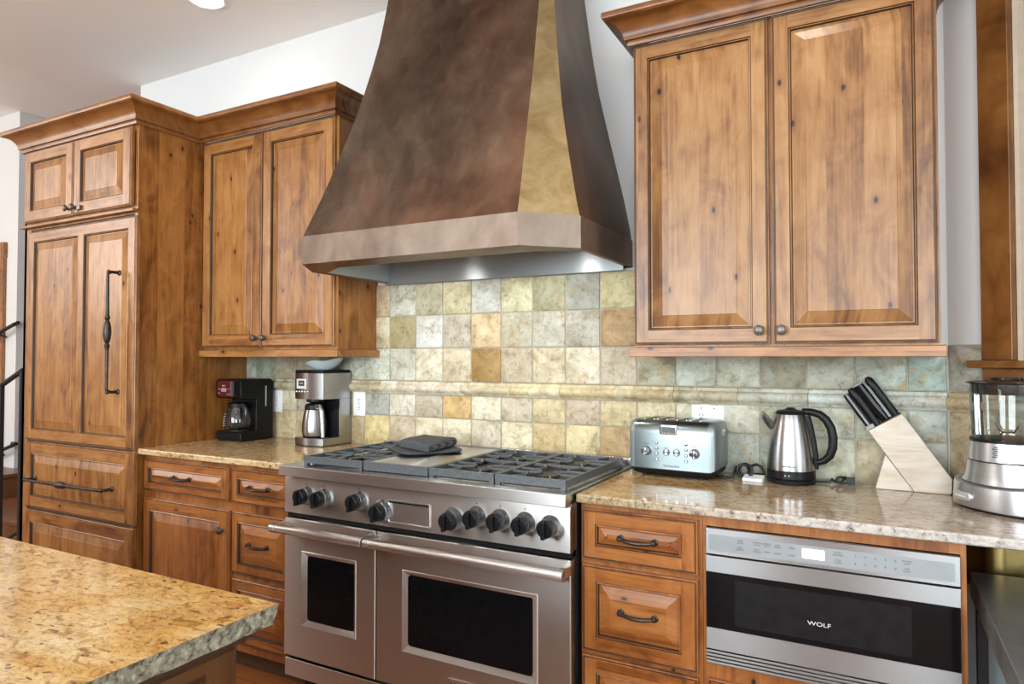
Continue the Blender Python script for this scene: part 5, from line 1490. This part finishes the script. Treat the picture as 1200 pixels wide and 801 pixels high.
# ribbed jar
def jring(r, z, n=64):
    out = []
    for k in range(n):
        a = 2 * PI * k / n
        rr = r * (1 + 0.035 * max(0, math.cos(4 * a)) ** 3 - 0.012)
        out.append((BX + rr * math.cos(a + 0.5), BY + rr * math.sin(a + 0.5), z))
    return out
m = MB(); m.loft([jring(0.083, 1.112), jring(0.0840, 1.125), jring(0.0870, 1.20), jring(0.0890, 1.262)], 0, True, False); jar = m.build('glass_jar', GLASSM, t, angle=60)
m = MB()
for k in range(4):
    a = 0.9 + k * PI / 2
    c, s = math.cos(a), math.sin(a)
    m.tube([(BX, BY, 1.128), (BX + 0.018 * c, BY + 0.018 * s, 1.131), (BX + 0.032 * c, BY + 0.032 * s, 1.131 + (0.022 if k % 2 else -0.008))], [0.006, 0.005, 0.002], 8, flat=0.3)
m.build('blade', CHROME, t)
m = MB(); m.lathe([(0.079, -0.030), (0.0805, -0.028), (0.0815, -0.002), (0.0955, 0.0), (0.0965, 0.003), (0.085, 0.006), (0.040, 0.010), (0.036, 0.016), (0.001, 0.017)], (BX, BY, 1.264), 'z', 44); m.build('lid', [plain('smoky_black_lid', (0.015, 0.015, 0.018), 0.12, noise=0.2)], t)
# oval name plate on the front of the base
PM = BM @ Matrix.Translation((-0.062, -0.0915, 0.949)) @ Matrix.Rotation(math.radians(-15), 4, 'Z') @ Matrix.Rotation(PI / 2, 4, 'X')
m = MB(BM @ Matrix.Translation((-0.062, -0.0915, 0.949)) @ Matrix.Rotation(math.radians(-15), 4, 'Z'))
m.loft([rrect(-0.033, 0.033, -0.0115, 0.0115, 0.011, 0.004), rrect(-0.033, 0.033, -0.0115, 0.0115, 0.011, -0.0035), rrect(-0.031, 0.031, -0.0095, 0.0095, 0.009, -0.0045)], 0)
pl = m.build('name_plate', [plain('satin_silver', (0.75, 0.76, 0.77), 0.3, 0.8, noise=0.02)], bs)
lettering('name_lettering', 'Cuisinart', 0.0115, PM @ Matrix.Translation((0, 0, 0.0047)), LOGOW, pl, 0.0004)

# ------------------------------------------------------------------ dark stone desk at the right end
t = thing('desk', 'low desk with a dark grey stone top and black legs below the right counter', 'desk', (2.75, -0.8, 0))
DSTONE = plain('dark_grey_stone', (0.085, 0.088, 0.092), 0.32, noise=0.22, nscale=14)
DEDGE = plain('grey_stone_edge', (0.13, 0.135, 0.13), 0.45, noise=0.3, nscale=22)
m = MB(); m.prism([(2.268, -1.60), (3.10, -1.60), (3.10, -0.93), (2.47, -0.29), (2.268, -0.29)], 'z', 0.672, 0.740)
o = m.build('top', [DSTONE, DEDGE], t, bevel=0.004)
for p in o.data.polygons:
    if abs(p.normal.z) < 0.5: p.material_index = 1
for (x, y) in ((2.289, -0.335), (2.289, -1.02), (2.289, -1.56), (3.06, -1.56), (3.06, -1.0)):
    m = MB(); m.box(x - 0.013, x + 0.013, y - 0.013, y + 0.013, 0.3205 if x < 3.0 and y > -1.3 else 0.0, 0.672); m.build('leg', BLACKMETAL, t, bevel=0.002)
# brushed brass panel and painted wall closing the knee space under the counter
m = MB(); m.box(2.2325, 2.300, -0.236, -0.222, 0.690, CZ0 - 0.001)
m.prism([(2.300, -0.236), (2.33, -0.252), (2.36, -0.252), (2.39, -0.236), (2.46, -0.232), (2.46, -0.222), (2.300, -0.222)], 'z', 0.690, CZ0 - 0.001)
struct(m.build('trim_3', [plain('old_brass', (0.33, 0.24, 0.09), 0.3, 0.95, noise=0.15)]), 'old brass panel under the right counter', 'trim')
m = MB(); m.box(2.2325, 2.47, -0.222, -0.20, 0.0, CZ0 - 0.001)
struct(m.build('wall_knee', [plain('blue_grey_paint', (0.36, 0.43, 0.46), 0.7, noise=0.03)], smooth=False))

m = MB(); m.box(2.2335, 2.62, -1.25, -0.2225, 0.0, 0.32)
struct(m.build('trim_4', [plain('dark_red_brown_wood', (0.075, 0.030, 0.022), 0.28, noise=0.2, nscale=10)], bevel=0.004), 'dark red-brown wooden platform in the knee space under the right counter', 'trim')
# ------------------------------------------------------------------ ceiling lamps
def downlight(label, x, y, power):
    t = thing('recessed_light', label, 'ceiling light', (x, y, CEIL), 'recessed ceiling lights')
    m = MB(); m.lathe([(0.095, 0.0), (0.095, -0.004), (0.078, -0.006), (0.074, -0.002)], (x, y, CEIL - 0.0002), 'z', 36, 0, True, False); m.build('trim_ring', WHITEPL, t)
    m = MB(); m.lathe([(0.075, 0.0), (0.075, -0.003), (0.05, -0.005), (0.001, -0.0055)], (x, y, CEIL - 0.0004), 'z', 36); m.build('lamp', LAMPM, t)
    ld = bpy.data.lights.new('recessed_lamp', 'SPOT'); ld.energy = power; ld.color = (1.0, 0.90, 0.76); ld.spot_size = 2.3; ld.spot_blend = 0.7; ld.shadow_soft_size = 0.10
    lo = bpy.data.objects.new('recessed_lamp', ld); COL.objects.link(lo); lo.location = (x, y, CEIL - 0.012)
downlight('round recessed ceiling light glowing white above the tall cabinet', -0.715, -0.485, 11)
for (x, y) in ((1.80, -0.75), (0.608, -1.65), (-0.715, -1.9), (0.608, -3.2), (2.3, -3.2)):  # first read off a wall shadow, the others added out of view for light
    downlight('unseen round recessed ceiling light over the kitchen aisle', x, y, 18 if y > -1 else 30)

# ------------------------------------------------------------------ hall at the far left: door, stair and iron railing
dr_ = bpy.data.objects.new('door_1', None); COL.objects.link(dr_); dr_.location = (-5.25, 0.55, 0.38); dr_['_o'] = tuple(dr_.location); dr_['kind'] = 'structure'
m = MB(); m.box(-4.83, -4.718, 0.525, 0.556, 0.38, 2.27); m.box(-5.75, -5.638, 0.525, 0.556, 0.38, 2.27); m.box(-5.76, -4.708, 0.520, 0.556, 2.22, 2.356)
m.build('door_casing', WV, dr_, bevel=0.004)
panel_front('door_leaf', dr_, -5.63, -4.84, 0.40, 2.21, 0.553, t=0.02, w=0.11, slope=0.04)
# stair treads
STW = plain('stair_wood', (0.19, 0.075, 0.03), 0.3, noise=0.25, nscale=12)
for k, (x0, x1, z) in enumerate(((-4.21, -3.24, 0.19), (-7.9, -4.25, 0.38))):
    m = MB(); m.box(x0, x1, -0.02, 0.550, 0 if k else 0.0, z - 0.03, 0); m.box(x0, x1 + 0.03, -0.05, 0.550, z - 0.03, z, 0)
    tag(m.build('stair_step', STW, bevel=0.006), ('lower brown wooden stair step behind the railing' if k == 0 else 'upper brown wooden landing under the far door'), 'stair')
t = thing('stair_railing', 'black iron stair railing left of the tall cabinet', 'railing', (-3.4, -0.15, 0.0))
def hp3(u, v, y=-0.12):
    d = fw * 788.52 + rt * (u - 600) - up * (v - 400.5)
    return CAMP + d * ((y - CAMP.y) / d.y)
pA = [(-3.42, 1.245), (-3.71, 1.035)]
m = MB(); m.box(-3.045, -3.020, -0.1325, -0.1075, 0.0, 1.245); m.build('post', BLACKMETAL, t, bevel=0.002)
m = MB(); m.tube([(-3.025, -0.12, 1.250), (-3.90, -0.12, 0.906)], 0.017, 8); m.build('top_rail', BLACKMETAL, t)
m = MB(); m.tube([(-3.03, -0.12, 0.175), (-3.32, -0.12, 0.030)], 0.012, 8); m.build('bottom_rail', BLACKMETAL, t)
for k in range(5):
    x = -3.292 - 0.14 * k; zt = 1.250 + (x + 3.025) * 0.393
    m = MB(); m.box(x - 0.012, x + 0.012, -0.132, -0.108, 0.02, zt); m.build('baluster', BLACKMETAL, t)
for (z, lbl) in ((1.635, 'upper black wall handrail beside the hall door'), (0.600, 'lower black wall handrail beside the hall door')):
    th = thing('handrail', lbl, 'handrail', (-4.6, 0.5, z))
    m = MB(); m.tube([(-4.57, 0.553, z - 0.01), (-4.42, 0.51, z), (-4.43, 0.49, z - 0.012), (-4.6, 0.485, z - 0.062), (-4.90 if z < 1 else -5.3, 0.485, z - (0.16 if z < 1 else 0.31))], 0.016, 8); m.build('rail', BLACKMETAL, th)
    m = MB(); m.tube([(-4.7, 0.556, z - 0.12), (-4.7, 0.485, z - 0.095)], 0.008, 6); m.build('bracket', BLACKMETAL, th)

for o in bpy.data.objects:
    if '_o' in o: del o['_o']
